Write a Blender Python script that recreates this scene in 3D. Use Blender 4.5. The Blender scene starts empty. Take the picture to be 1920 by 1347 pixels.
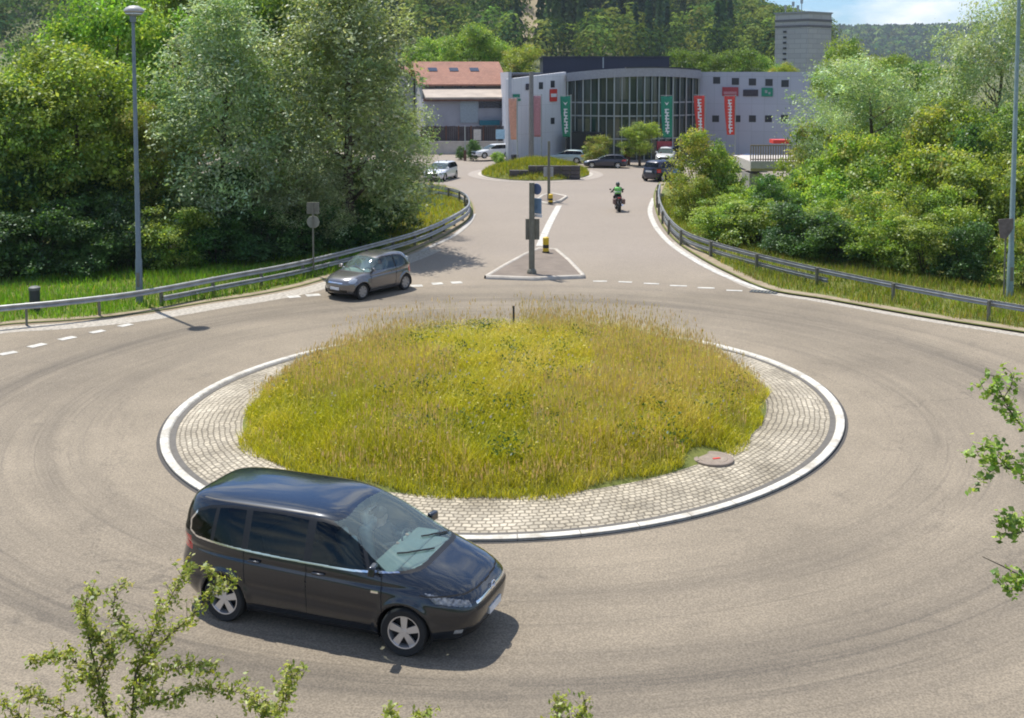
import bpy, bmesh, math, random
import numpy as np
from mathutils import Vector, Matrix

# ------------------------------------------------------------------ camera, sky, sun, exposure
SC = bpy.context.scene
COL = SC.collection
R = math.radians
rng = np.random.default_rng(7)
random.seed(7)

F, YP, CAMH, PITCH = 2100.0, 287.0, 8.0, R(4.0)      # focal length in photo pixels, principal row, eye height, tilt
cam_d = bpy.data.cameras.new("camera")
cam = bpy.data.objects.new("camera", cam_d); COL.objects.link(cam)
cam.location = (0, 0, CAMH); cam.rotation_euler = (R(90) - PITCH, 0, 0)
cam_d.sensor_width = 36; cam_d.lens = F / 1920 * 36
cam_d.shift_y = -(673.5 - YP) / 1920
cam_d.clip_start = 0.1; cam_d.clip_end = 9000
SC.camera = cam

SUN_EL = R(65.0); SUN_DIR = Vector((-0.64, 0.77, 0)).normalized()
SUN_AZ = math.atan2(SUN_DIR.x, SUN_DIR.y)
world = bpy.data.worlds.new("World"); SC.world = world; world.use_nodes = True
wn = world.node_tree; wn.nodes.clear()
def wnode(t, **k):
    n = wn.nodes.new(t)
    for a, v in k.items(): setattr(n, a, v)
    return n
sky = wnode('ShaderNodeTexSky', sky_type='NISHITA', sun_disc=False, sun_elevation=SUN_EL, sun_rotation=SUN_AZ, altitude=300, dust_density=0.8, air_density=1.0)
tc = wnode('ShaderNodeTexCoord'); mp = wnode('ShaderNodeMapping'); mp.inputs['Scale'].default_value = (5, 5, 14)
cl = wnode('ShaderNodeTexNoise'); cl.inputs['Scale'].default_value = 1.3; cl.inputs['Detail'].default_value = 8; cl.inputs['Roughness'].default_value = .58
cr = wnode('ShaderNodeValToRGB'); cr.color_ramp.elements[0].position = .47; cr.color_ramp.elements[1].position = .66
mx = wnode('ShaderNodeMix', data_type='RGBA'); mx.inputs[7].default_value = (5.6, 5.8, 6.0, 1)
bg = wnode('ShaderNodeBackground'); bg.inputs[1].default_value = 0.15
wo = wnode('ShaderNodeOutputWorld')
L = wn.links.new
L(tc.outputs['Generated'], mp.inputs['Vector']); L(mp.outputs[0], cl.inputs['Vector']); L(cl.outputs['Fac'], cr.inputs['Fac'])
tn = wnode('ShaderNodeMix', data_type='RGBA', blend_type='MULTIPLY'); tn.inputs[0].default_value = 1; tn.inputs[7].default_value = (.40, .57, .78, 1)
L(sky.outputs[0], tn.inputs[6]); L(cr.outputs['Color'], mx.inputs[0]); L(tn.outputs[2], mx.inputs[6]); L(mx.outputs[2], bg.inputs[0]); L(bg.outputs[0], wo.inputs[0])

sd = bpy.data.lights.new("sun", 'SUN'); sd.energy = 4.2; sd.angle = R(0.5); sd.color = (1, .95, .87)
sun = bpy.data.objects.new("sun", sd); COL.objects.link(sun)
sv = Vector((SUN_DIR.x * math.cos(SUN_EL), SUN_DIR.y * math.cos(SUN_EL), math.sin(SUN_EL)))
sun.rotation_euler = sv.to_track_quat('Z', 'Y').to_euler()
SC.view_settings.view_transform = 'Standard'; SC.view_settings.look = 'None'
SC.view_settings.exposure = 0.5; SC.view_settings.gamma = 1
SC.render.engine = 'CYCLES'
SC.cycles.max_bounces = 12; SC.cycles.transmission_bounces = 12; SC.cycles.transparent_max_bounces = 16; SC.cycles.diffuse_bounces = 8
SC.cycles.caustics_reflective = False; SC.cycles.caustics_refractive = False
SC.cycles.sample_clamp_indirect = 6
SC.cycles.filter_width = 1.9

# ------------------------------------------------------------------ helpers
def ray(px, py):
    xs = (px - 960) / F; ys = -(py - YP) / F
    return (xs, math.cos(PITCH) + ys * math.sin(PITCH), -math.sin(PITCH) + ys * math.cos(PITCH))
def G(px, py, z=0.0):                    # where a sight line meets the level z
    x, y, d = ray(px, py); t = (z - CAMH) / d
    return (x * t, y * t, z)
def AT(px, py, Y):                       # the point of a sight line at depth Y
    x, y, d = ray(px, py); t = Y / y
    return (x * t, Y, CAMH + d * t)

def tag(o, label=None, cat=None, group=None, kind=None):
    if label: o["label"] = label
    if cat: o["category"] = cat
    if group: o["group"] = group
    if kind: o["kind"] = kind
    return o
def empty(name, loc=(0, 0, 0), rz=0.0):
    o = bpy.data.objects.new(name, None); COL.objects.link(o)
    o.location = loc; o.rotation_euler = (0, 0, rz); o.empty_display_size = .2
    return o
def copy_tree(o, parent=None):
    c = o.copy(); COL.objects.link(c)
    if parent: c.parent = parent
    for ch in list(o.children): copy_tree(ch, c)
    return c
def link(name, me, mats=(), parent=None, smooth=False):
    for m in (mats if isinstance(mats, (list, tuple)) else [mats]): me.materials.append(m)
    if smooth: me.polygons.foreach_set('use_smooth', np.ones(len(me.polygons), bool))
    o = bpy.data.objects.new(name, me); COL.objects.link(o)
    if parent: o.parent = parent
    return o
def np_mesh(name, V, Fs, mi=None, tint=None):
    """V (n,3); Fs an (m,k) array or a list of them; tint (n,3) stored as a point colour"""
    if not isinstance(Fs, list): Fs = [Fs]
    Fs = [np.asarray(f, np.int32) for f in Fs if len(f)]
    me = bpy.data.meshes.new(name); V = np.asarray(V, np.float32)
    me.vertices.add(len(V)); me.vertices.foreach_set('co', V.ravel())
    nl = sum(f.size for f in Fs); npoly = sum(len(f) for f in Fs)
    me.loops.add(nl); me.loops.foreach_set('vertex_index', np.concatenate([f.ravel() for f in Fs]))
    me.polygons.add(npoly)
    tot = np.concatenate([np.full(len(f), f.shape[1], np.int32) for f in Fs])
    me.polygons.foreach_set('loop_start', np.concatenate([[0], np.cumsum(tot)[:-1]]).astype(np.int32))
    if mi is not None: me.polygons.foreach_set('material_index', np.asarray(mi, np.int32))
    me.update(calc_edges=True)
    if tint is not None:
        a = me.color_attributes.new('tint', 'FLOAT_COLOR', 'POINT')
        a.data.foreach_set('color', np.c_[tint, np.ones(len(V))].astype(np.float32).ravel())
    return me
class MB:
    """collects boxes, tubes, lathes ... and builds them as ONE mesh"""
    def __init__(s): s.v = []; s.f = []; s.m = []; s.cur = 0
    def add(s, V, Fc):
        b = len(s.v); s.v += [tuple(map(float, p)) for p in V]; s.f += [tuple(i + b for i in q) for q in Fc]; s.m += [s.cur] * len(Fc); return s
    def box(s, c, d, rz=0.0, rx=0.0, ry=0.0, taper=1.0):
        M = Matrix.Rotation(rz, 3, 'Z') @ Matrix.Rotation(ry, 3, 'Y') @ Matrix.Rotation(rx, 3, 'X'); V = []
        for z in (-.5, .5):
            k = taper if z > 0 else 1
            for x, y in ((-.5, -.5), (.5, -.5), (.5, .5), (-.5, .5)):
                V.append(Vector(c) + M @ Vector((x * d[0] * k, y * d[1] * k, z * d[2])))
        return s.add(V, [(3, 2, 1, 0), (4, 5, 6, 7), (0, 1, 5, 4), (1, 2, 6, 5), (2, 3, 7, 6), (3, 0, 4, 7)])
    def tube(s, pts, rad, n=8, cap=True):
        pts = [Vector(p) for p in pts]
        if not isinstance(rad, (list, tuple)): rad = [rad] * len(pts)
        V = []; Fc = []; up = None
        for i, p in enumerate(pts):
            t = (pts[min(i + 1, len(pts) - 1)] - pts[max(i - 1, 0)]).normalized()
            if up is None:
                up = Vector((0, 0, 1)) if abs(t.z) < .9 else Vector((1, 0, 0))
            a = t.cross(up).normalized(); b = a.cross(t).normalized(); up = b
            for k in range(n):
                w = 2 * math.pi * k / n
                V.append(p + (a * math.cos(w) + b * math.sin(w)) * rad[i])
        for i in range(len(pts) - 1):
            for k in range(n):
                k2 = (k + 1) % n
                Fc.append((i * n + k, i * n + k2, (i + 1) * n + k2, (i + 1) * n + k))
        if cap:
            Fc.append(tuple(range(n - 1, -1, -1))); Fc.append(tuple((len(pts) - 1) * n + k for k in range(n)))
        return s.add(V, Fc)
    def lathe(s, prof, n=24, M=None, closed=False):
        """prof (r, z) turned about Z, then moved by M"""
        M = M or Matrix.Identity(4); V = []; Fc = []; m = len(prof)
        for k in range(n):
            w = 2 * math.pi * k / n
            for r, z in prof: V.append(M @ Vector((r * math.cos(w), r * math.sin(w), z)))
        for k in range(n):
            k2 = (k + 1) % n
            for i in range(m if closed else m - 1):
                j = (i + 1) % m
                Fc.append((k * m + i, k2 * m + i, k2 * m + j, k * m + j))
        return s.add(V, Fc)
    def prism(s, poly, z0, z1, M=None):
        M = M or Matrix.Identity(4); n = len(poly)
        V = [M @ Vector((x, y, z0)) for x, y in poly] + [M @ Vector((x, y, z1)) for x, y in poly]
        return s.add(V, [tuple(range(n - 1, -1, -1)), tuple(range(n, 2 * n))] + [(i, (i + 1) % n, n + (i + 1) % n, n + i) for i in range(n)])
    def ball(s, c, r, n=12, m=8):
        r = (r, r, r) if not isinstance(r, (tuple, list)) else r
        prof = [(max(1e-4, math.sin(math.pi * i / m)), -math.cos(math.pi * i / m)) for i in range(m + 1)]
        return s.lathe(prof, n, Matrix.Translation(c) @ Matrix.Diagonal((r[0], r[1], r[2], 1)))
    def build(s, name, mats, parent=None, smooth=False, bevel=0):
        me = bpy.data.meshes.new(name); me.from_pydata(s.v, [], s.f)
        me.polygons.foreach_set('material_index', s.m)
        me.update()
        o = link(name, me, mats, parent, smooth)
        if smooth:
            try: me.set_sharp_from_angle(angle=R(40))
            except Exception: pass
        if bevel:
            b = o.modifiers.new('bevel', 'BEVEL'); b.width = bevel; b.segments = 2; b.limit_method = 'ANGLE'
        return o

def spline(pts, step):
    """smooth path through pts, evenly resampled"""
    P = np.array(pts, float); P = np.vstack([2 * P[0] - P[1], P, 2 * P[-1] - P[-2]]); out = []
    for i in range(1, len(P) - 2):
        t = np.linspace(0, 1, 24, endpoint=False)[:, None]
        p0, p1, p2, p3 = P[i - 1:i + 3]
        out.append(.5 * (2 * p1 + (p2 - p0) * t + (2 * p0 - 5 * p1 + 4 * p2 - p3) * t ** 2 + (3 * p1 - p0 - 3 * p2 + p3) * t ** 3))
    Q = np.vstack(out + [P[-2][None]]); s = np.r_[0, np.cumsum(np.linalg.norm(np.diff(Q, axis=0), axis=1))]
    u = np.linspace(0, s[-1], max(2, int(s[-1] / step) + 1))
    return np.stack([np.interp(u, s, Q[:, k]) for k in range(Q.shape[1])], 1)
def normals2(Q):
    t = np.gradient(Q[:, :2], axis=0); t /= np.linalg.norm(t, axis=1)[:, None] + 1e-9
    return np.stack([-t[:, 1], t[:, 0]], 1)
def ribbon(Q, off0, off1, z0, z1=None):
    """flat strip between two offsets of a path"""
    n = normals2(Q); z1 = z0 if z1 is None else z1
    A = np.c_[Q[:, :2] + n * off0, np.full(len(Q), z0)]; B = np.c_[Q[:, :2] + n * off1, np.full(len(Q), z1)]
    V = np.vstack([A, B]); k = len(Q); i = np.arange(k - 1)
    Fc = np.stack([i, i + 1, k + i + 1, k + i], 1)
    if off0 < off1: pass
    else: Fc = Fc[:, ::-1]
    return V, Fc
def in_poly(x, y, poly):
    poly = np.asarray(poly); r = np.zeros(np.shape(x), bool); j = len(poly) - 1
    for i in range(len(poly)):
        xi, yi = poly[i][:2]; xj, yj = poly[j][:2]
        c = ((yi > y) != (yj > y)) & (x < (xj - xi) * (y - yi) / ((yj - yi) + 1e-12) + xi)
        r ^= c; j = i
    return r
def seg_dist(x, y, poly, closed=True):
    poly = np.asarray(poly, float); d = np.full(np.shape(x), 1e9); n = len(poly)
    for i in range(n if closed else n - 1):
        a = poly[i]; b = poly[(i + 1) % n]; ab = b - a
        t = np.clip(((x - a[0]) * ab[0] + (y - a[1]) * ab[1]) / (ab @ ab + 1e-12), 0, 1)
        d = np.minimum(d, np.hypot(x - a[0] - t * ab[0], y - a[1] - t * ab[1]))
    return d
def vnoise(x, y, s, seed=0):
    """smooth value noise on the plane"""
    g = np.random.default_rng(seed).random((64, 64)); x = np.asarray(x) / s; y = np.asarray(y) / s
    i = np.floor(x).astype(int); j = np.floor(y).astype(int); fx = x - i; fy = y - j
    fx = fx * fx * (3 - 2 * fx); fy = fy * fy * (3 - 2 * fy)
    a = g[i % 64, j % 64]; b = g[(i + 1) % 64, j % 64]; c = g[i % 64, (j + 1) % 64]; d = g[(i + 1) % 64, (j + 1) % 64]
    return (a * (1 - fx) + b * fx) * (1 - fy) + (c * (1 - fx) + d * fx) * fy

def leaf_quads(P, N, size, asp=.5, jit=.9):
    """rhombic leaves at P facing roughly N"""
    n = len(P); d = N + rng.normal(0, jit, (n, 3)); d /= np.linalg.norm(d, axis=1)[:, None] + 1e-9
    t = np.cross(d, rng.normal(0, 1, (n, 3))); t /= np.linalg.norm(t, axis=1)[:, None] + 1e-9; b = np.cross(d, t)
    s = size[:, None]
    V = np.stack([P - t * s * .5, P + b * s * asp * .5 + d * s * .05, P + t * s * .5, P - b * s * asp * .5 + d * s * .05], 1).reshape(-1, 3)
    return V, np.arange(4 * n).reshape(-1, 4)

# ------------------------------------------------------------------ materials
def new_mat(name):
    m = bpy.data.materials.new(name); m.use_nodes = True
    return m, m.node_tree, m.node_tree.nodes['Principled BSDF']
def mat(name, c, rough=.6, metal=0.0, var=0.12, scale=6.0, bump=0.0, bscale=40.0, coat=0.0, spec=.5):
    m, nt, b = new_mat(name); N = nt.nodes; L = nt.links.new
    b.inputs['Roughness'].default_value = rough; b.inputs['Metallic'].default_value = metal
    b.inputs['Coat Weight'].default_value = coat; b.inputs['Coat Roughness'].default_value = .04
    b.inputs['Specular IOR Level'].default_value = spec
    t = N.new('ShaderNodeTexCoord'); n = N.new('ShaderNodeTexNoise')
    n.inputs['Scale'].default_value = scale; n.inputs['Detail'].default_value = 5
    L(t.outputs['Object'], n.inputs['Vector'])
    r = N.new('ShaderNodeValToRGB'); L(n.outputs['Fac'], r.inputs['Fac'])
    r.color_ramp.elements[0].position = .3; r.color_ramp.elements[1].position = .7
    r.color_ramp.elements[0].color = (*[x * (1 - var) for x in c], 1); r.color_ramp.elements[1].color = (*[min(1, x * (1 + var)) for x in c], 1)
    L(r.outputs['Color'], b.inputs['Base Color'])
    if bump:
        n2 = N.new('ShaderNodeTexNoise'); n2.inputs['Scale'].default_value = bscale; n2.inputs['Detail'].default_value = 3
        L(t.outputs['Object'], n2.inputs['Vector'])
        bp = N.new('ShaderNodeBump'); bp.inputs['Strength'].default_value = bump; bp.inputs['Distance'].default_value = .02
        L(n2.outputs['Fac'], bp.inputs['Height']); L(bp.outputs[0], b.inputs['Normal'])
    return m
def glass_mat(name, tintc, gloss=(.9, .95, 1), base=.06, rough=.02, sky_veil=0, fk=.75):
    m = bpy.data.materials.new(name); m.use_nodes = True; nt = m.node_tree; nt.nodes.clear(); N = nt.nodes; L = nt.links.new
    tr = N.new('ShaderNodeBsdfTransparent'); tr.inputs[0].default_value = (*tintc, 1)
    gl = N.new('ShaderNodeBsdfGlossy'); gl.inputs['Roughness'].default_value = rough; gl.inputs[0].default_value = (*gloss, 1)
    fr = N.new('ShaderNodeLayerWeight'); fr.inputs[0].default_value = .3
    ma = N.new('ShaderNodeMath'); ma.operation = 'MULTIPLY_ADD'; ma.inputs[1].default_value = fk; ma.inputs[2].default_value = base; ma.use_clamp = True
    mi = N.new('ShaderNodeMixShader'); o = N.new('ShaderNodeOutputMaterial')
    if sky_veil:
        df = N.new('ShaderNodeBsdfDiffuse'); df.inputs[0].default_value = (.52, .66, .64, 1); m0 = N.new('ShaderNodeMixShader'); m0.inputs[0].default_value = sky_veil; L(tr.outputs[0], m0.inputs[1]); L(df.outputs[0], m0.inputs[2]); tr = m0  # pale teal diffuse layer: bright sky reflection painted into the glass
    L(fr.outputs['Fresnel'], ma.inputs[0]); L(ma.outputs[0], mi.inputs[0]); L(tr.outputs[0], mi.inputs[1]); L(gl.outputs[0], mi.inputs[2]); L(mi.outputs[0], o.inputs[0])
    return m
def leaf_mat(name, trans=.42, gloss=.06, rnd=.25, val=1.0):
    """leaf colour comes from each leaf's own tint; whole plants differ a little"""
    m = bpy.data.materials.new(name); m.use_nodes = True; nt = m.node_tree; nt.nodes.clear(); N = nt.nodes; L = nt.links.new
    a = N.new('ShaderNodeAttribute'); a.attribute_name = 'tint'
    oi = N.new('ShaderNodeObjectInfo'); hs = N.new('ShaderNodeHueSaturation')
    mr = N.new('ShaderNodeMapRange'); mr.inputs[3].default_value = val * (1 - rnd); mr.inputs[4].default_value = val * (1 + rnd)
    mh = N.new('ShaderNodeMapRange'); mh.inputs[3].default_value = .485; mh.inputs[4].default_value = .515
    L(oi.outputs['Random'], mr.inputs[0]); L(oi.outputs['Random'], mh.inputs[0])
    L(a.outputs['Color'], hs.inputs['Color']); L(mr.outputs[0], hs.inputs['Value']); L(mh.outputs[0], hs.inputs['Hue'])
    d = N.new('ShaderNodeBsdfDiffuse'); t = N.new('ShaderNodeBsdfTranslucent'); g = N.new('ShaderNodeBsdfGlossy'); g.inputs['Roughness'].default_value = .45
    g.inputs[0].default_value = (.8, .85, .9, 1)
    tm = N.new('ShaderNodeMix'); tm.data_type = 'RGBA'; tm.blend_type = 'MULTIPLY'; tm.inputs[0].default_value = 1; tm.inputs[7].default_value = (1.35, 1.3, .65, 1)
    L(hs.outputs[0], d.inputs[0]); L(hs.outputs[0], tm.inputs[6]); L(tm.outputs[2], t.inputs[0])
    m1 = N.new('ShaderNodeMixShader'); m1.inputs[0].default_value = trans; m2 = N.new('ShaderNodeMixShader'); m2.inputs[0].default_value = gloss
    o = N.new('ShaderNodeOutputMaterial')
    L(d.outputs[0], m1.inputs[1]); L(t.outputs[0], m1.inputs[2]); L(m1.outputs[0], m2.inputs[1]); L(g.outputs[0], m2.inputs[2]); L(m2.outputs[0], o.inputs[0])
    return m

M = {}
M['leaf'] = leaf_mat('leaf', .47, .03, .11, 1.42); M['silver_leaf'] = leaf_mat('silver_leaf', .45, .05, .1, 1.5); M['grass'] = leaf_mat('grass_blade', .4, .03, .0)
M['bark'] = mat('bark', (.10, .075, .055), .9, bump=.6, bscale=18)
M['steel'] = mat('galvanised_steel', (.38, .38, .37), .5, .55, .2, 3)
M['pole'] = mat('grey_pole', (.17, .215, .24), .5, .3, .1)
M['olive'] = mat('olive_grey_metal', (.17, .165, .13), .6, .2, .15)
M['dark'] = mat('dark_metal', (.03, .035, .04), .5)
M['black'] = mat('black_trim', (.012, .012, .013), .45, var=.1)
M['rubber'] = mat('rubber', (.018, .018, .018), .85)
M['void'] = mat('underside_black', (.006, .006, .006), .9)
M['alloy'] = mat('alloy', (.62, .62, .63), .3, .7, .05)
M['chrome'] = mat('chrome', (.8, .8, .82), .12, 1.0, .02)
M['lamp'] = mat('lamp_clear', (.55, .57, .58), .1, .5, .3, 30)
M['glass_light'] = glass_mat('light_glass', (.62, .68, .68), (.7, .8, .9), base=.05, sky_veil=.03, fk=.5)
M['headlamp'] = mat('headlamp_glass', (.16, .17, .18), .08, .3, .8, 22, coat=1)
M['red_lamp'] = mat('red_lamp', (.55, .015, .02), .15, 0, .1, coat=1)
M['white'] = mat('white_paint', (.78, .77, .74), .6, 0, .06, 3)
M['road_white'] = mat('road_paint', (.50, .48, .43), .8, 0, .28, 3.5)
M['kerb_stone'] = mat('kerb_stone', (.46, .42, .36), .85, 0, .2, 2.5)
M['concrete'] = mat('concrete', (.42, .40, .37), .85, 0, .14, 1.5, .3, 30)
M['glass_clear'] = glass_mat('clear_glass', (.76, .90, .87), base=.06, sky_veil=.12, fk=.38)
M['glass_tint'] = glass_mat('tinted_glass', (.10, .11, .11), (.5, .55, .55), base=.03)
M['seat'] = mat('seat_fabric', (.50, .53, .50), .9, 0, .15)
M['dash'] = mat('dashboard', (.20, .24, .225), .7, 0, .1)
M['yellow'] = mat('yellow_plastic', (.62, .42, .02), .5)
M['blue_sign'] = mat('blue_sign', (.03, .12, .42), .5)
M['skin'] = mat('skin', (.48, .28, .20), .6, 0, .06)
M['hair'] = mat('hair', (.03, .02, .015), .7)
M['cloth_dark'] = mat('dark_cloth', (.02, .022, .03), .85)
M['cloth_light'] = mat('pale_shirt', (.55, .50, .44), .85)
M['cloth_green'] = mat('green_vest', (.22, .62, .16), .8)

# ------------------------------------------------------------------ ground, roads, island
RC = np.array([-0.05, 27.05])             # roundabout centre
_ring_px = [(298, 812), (312, 865), (345, 905), (370, 745), (425, 713), (480, 690), (540, 670), (610, 652), (1000, 1020), (1120, 1010), (1250, 985),
            (1360, 953), (1430, 922), (1510, 878), (1560, 840), (1592, 800), (1598, 785), (1580, 755), (1540, 718), (1480, 690), (1400, 668)]
_rp = np.array([G(*p)[:2] for p in _ring_px]) - RC
_rr = np.hypot(_rp[:, 0], _rp[:, 1]); _rt = np.arctan2(_rp[:, 1], _rp[:, 0])
def _basis(t): return np.stack([np.ones_like(t), np.cos(t), np.sin(t), np.cos(2 * t), np.sin(2 * t)], 1)
_co = np.linalg.lstsq(np.vstack([_basis(_rt), np.eye(5)[1:] * .4]), np.r_[_rr, np.zeros(4)], rcond=None)[0]
def ring_r(t):
    t = np.asarray(t, float); return (_basis(t.ravel()) @ _co).reshape(t.shape)

def asphalt():
    m, nt, b = new_mat('asphalt'); N = nt.nodes; L = nt.links.new
    def math_(op, a, bb=None):
        n = N.new('ShaderNodeMath'); n.operation = op
        for i, v in enumerate((a, bb)):
            if v is None: continue
            if isinstance(v, (int, float)): n.inputs[i].default_value = v
            else: L(v, n.inputs[i])
        return n.outputs[0]
    g = N.new('ShaderNodeNewGeometry'); s = N.new('ShaderNodeSeparateXYZ'); L(g.outputs['Position'], s.inputs[0])
    dx = math_('SUBTRACT', s.outputs[0], float(RC[0])); dy = math_('SUBTRACT', s.outputs[1], float(RC[1]))
    r = math_('SQRT', math_('ADD', math_('MULTIPLY', dx, dx), math_('MULTIPLY', dy, dy)))
    th = math_('ARCTAN2', dx, dy)
    cv = N.new('ShaderNodeCombineXYZ'); L(math_('MULTIPLY', r, 1.5), cv.inputs[0]); L(math_('MULTIPLY', th, 1.3), cv.inputs[1])
    st = N.new('ShaderNodeTexNoise'); st.inputs['Scale'].default_value = 1.0; st.inputs['Detail'].default_value = 6; st.inputs['Roughness'].default_value = .62; L(cv.outputs[0], st.inputs['Vector'])
    cv2 = N.new('ShaderNodeCombineXYZ'); L(math_('MULTIPLY', r, 5.5), cv2.inputs[0]); L(math_('MULTIPLY', th, 2.0), cv2.inputs[1])
    st2 = N.new('ShaderNodeTexNoise'); st2.inputs['Scale'].default_value = 1.0; st2.inputs['Detail'].default_value = 4; L(cv2.outputs[0], st2.inputs['Vector'])
    # wheel tracks: bands of rubber at two radii
    def band(r0, w): 
        e = math_('DIVIDE', math_('SUBTRACT', r, r0), w); return math_('DIVIDE', 1.0, math_('ADD', 1.0, math_('MULTIPLY', e, e)))
    tr = math_('ADD', math_('MULTIPLY', band(10.3, .9), .55), math_('ADD', band(12.9, 1.0), math_('MULTIPLY', band(15.0, .5), .35)))
    wear = math_('MULTIPLY', tr, math_('MULTIPLY', math_('SUBTRACT', st.outputs['Fac'], .18), 1.7))
    wear = math_('MULTIPLY', wear, math_('ADD', .45, st2.outputs['Fac']))
    cv3 = N.new('ShaderNodeCombineXYZ'); L(math_('MULTIPLY', r, 13.0), cv3.inputs[0]); L(math_('MULTIPLY', th, 1.6), cv3.inputs[1]); cv3.inputs[2].default_value = 7.3
    st3 = N.new('ShaderNodeTexNoise'); st3.inputs['Scale'].default_value = 1.0; st3.inputs['Detail'].default_value = 5; L(cv3.outputs[0], st3.inputs['Vector'])
    arcs = math_('MULTIPLY', math_('MAXIMUM', math_('SUBTRACT', st3.outputs['Fac'], .56), 0.0), math_('MULTIPLY', math_('ADD', tr, .35), 1.7))
    blot = N.new('ShaderNodeTexNoise'); blot.inputs['Scale'].default_value = .9; blot.inputs['Detail'].default_value = 6; blot.inputs['Roughness'].default_value = .7; L(g.outputs['Position'], blot.inputs['Vector'])
    spots = math_('MULTIPLY', math_('MAXIMUM', math_('SUBTRACT', blot.outputs['Fac'], .60), 0.0), 3.2)
    ck = N.new('ShaderNodeTexVoronoi'); ck.feature = 'DISTANCE_TO_EDGE'; ck.inputs['Scale'].default_value = .085; ck.inputs['Randomness'].default_value = 1
    wv = N.new('ShaderNodeVectorMath'); wv.operation = 'MULTIPLY_ADD'; L(blot.outputs['Color'], wv.inputs[0]); wv.inputs[1].default_value = (2.2, 2.2, 0); L(g.outputs['Position'], wv.inputs[2]); L(wv.outputs[0], ck.inputs['Vector'])
    crack = math_('MULTIPLY', math_('LESS_THAN', ck.outputs['Distance'], .0014), .28)
    wear = math_('ADD', math_('ADD', wear, arcs), math_('ADD', spots, crack))
    tcn = g.outputs['Position']
    big = N.new('ShaderNodeTexNoise'); big.inputs['Scale'].default_value = .16; big.inputs['Detail'].default_value = 7; big.inputs['Roughness'].default_value = .65; L(tcn, big.inputs['Vector'])
    fine = N.new('ShaderNodeTexNoise'); fine.inputs['Scale'].default_value = 26; fine.inputs['Detail'].default_value = 2; L(tcn, fine.inputs['Vector'])
    fine2 = N.new('ShaderNodeTexVoronoi'); fine2.inputs['Scale'].default_value = 34; L(tcn, fine2.inputs['Vector'])
    ra = N.new('ShaderNodeValToRGB'); L(big.outputs['Fac'], ra.inputs['Fac'])
    ra.color_ramp.elements[0].position = .32; ra.color_ramp.elements[1].position = .68
    ra.color_ramp.elements[0].color = (.208, .174, .128, 1); ra.color_ramp.elements[1].color = (.318, .266, .195, 1)
    m1 = N.new('ShaderNodeMix'); m1.data_type = 'RGBA'; L(ra.outputs[0], m1.inputs[6]); m1.inputs[7].default_value = (.112, .096, .076, 1)
    cl = math_('MINIMUM', math_('MAXIMUM', wear, 0.0), .85); L(cl, m1.inputs[0])
    # farther arms are a cooler, pinker grey
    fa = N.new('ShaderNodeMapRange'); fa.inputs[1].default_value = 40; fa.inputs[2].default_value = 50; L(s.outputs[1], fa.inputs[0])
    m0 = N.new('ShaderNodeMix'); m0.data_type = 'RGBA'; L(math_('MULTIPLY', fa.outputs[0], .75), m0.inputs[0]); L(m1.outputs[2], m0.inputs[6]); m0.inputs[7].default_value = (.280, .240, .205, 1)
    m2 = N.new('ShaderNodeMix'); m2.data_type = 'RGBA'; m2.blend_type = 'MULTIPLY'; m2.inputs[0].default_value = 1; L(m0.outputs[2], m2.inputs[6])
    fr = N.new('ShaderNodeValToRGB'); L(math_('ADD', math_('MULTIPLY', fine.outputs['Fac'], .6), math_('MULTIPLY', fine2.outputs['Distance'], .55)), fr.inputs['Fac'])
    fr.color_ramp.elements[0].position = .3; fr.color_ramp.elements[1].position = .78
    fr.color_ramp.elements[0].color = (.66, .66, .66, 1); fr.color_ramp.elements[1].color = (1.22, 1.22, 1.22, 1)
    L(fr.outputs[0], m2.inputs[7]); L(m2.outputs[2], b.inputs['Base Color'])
    b.inputs['Roughness'].default_value = .88; b.inputs['Specular IOR Level'].default_value = .3
    bp = N.new('ShaderNodeBump'); bp.inputs['Strength'].default_value = .5; bp.inputs['Distance'].default_value = .01
    L(fine.outputs['Fac'], bp.inputs['Height']); L(bp.outputs[0], b.inputs['Normal'])
    return m
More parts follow.
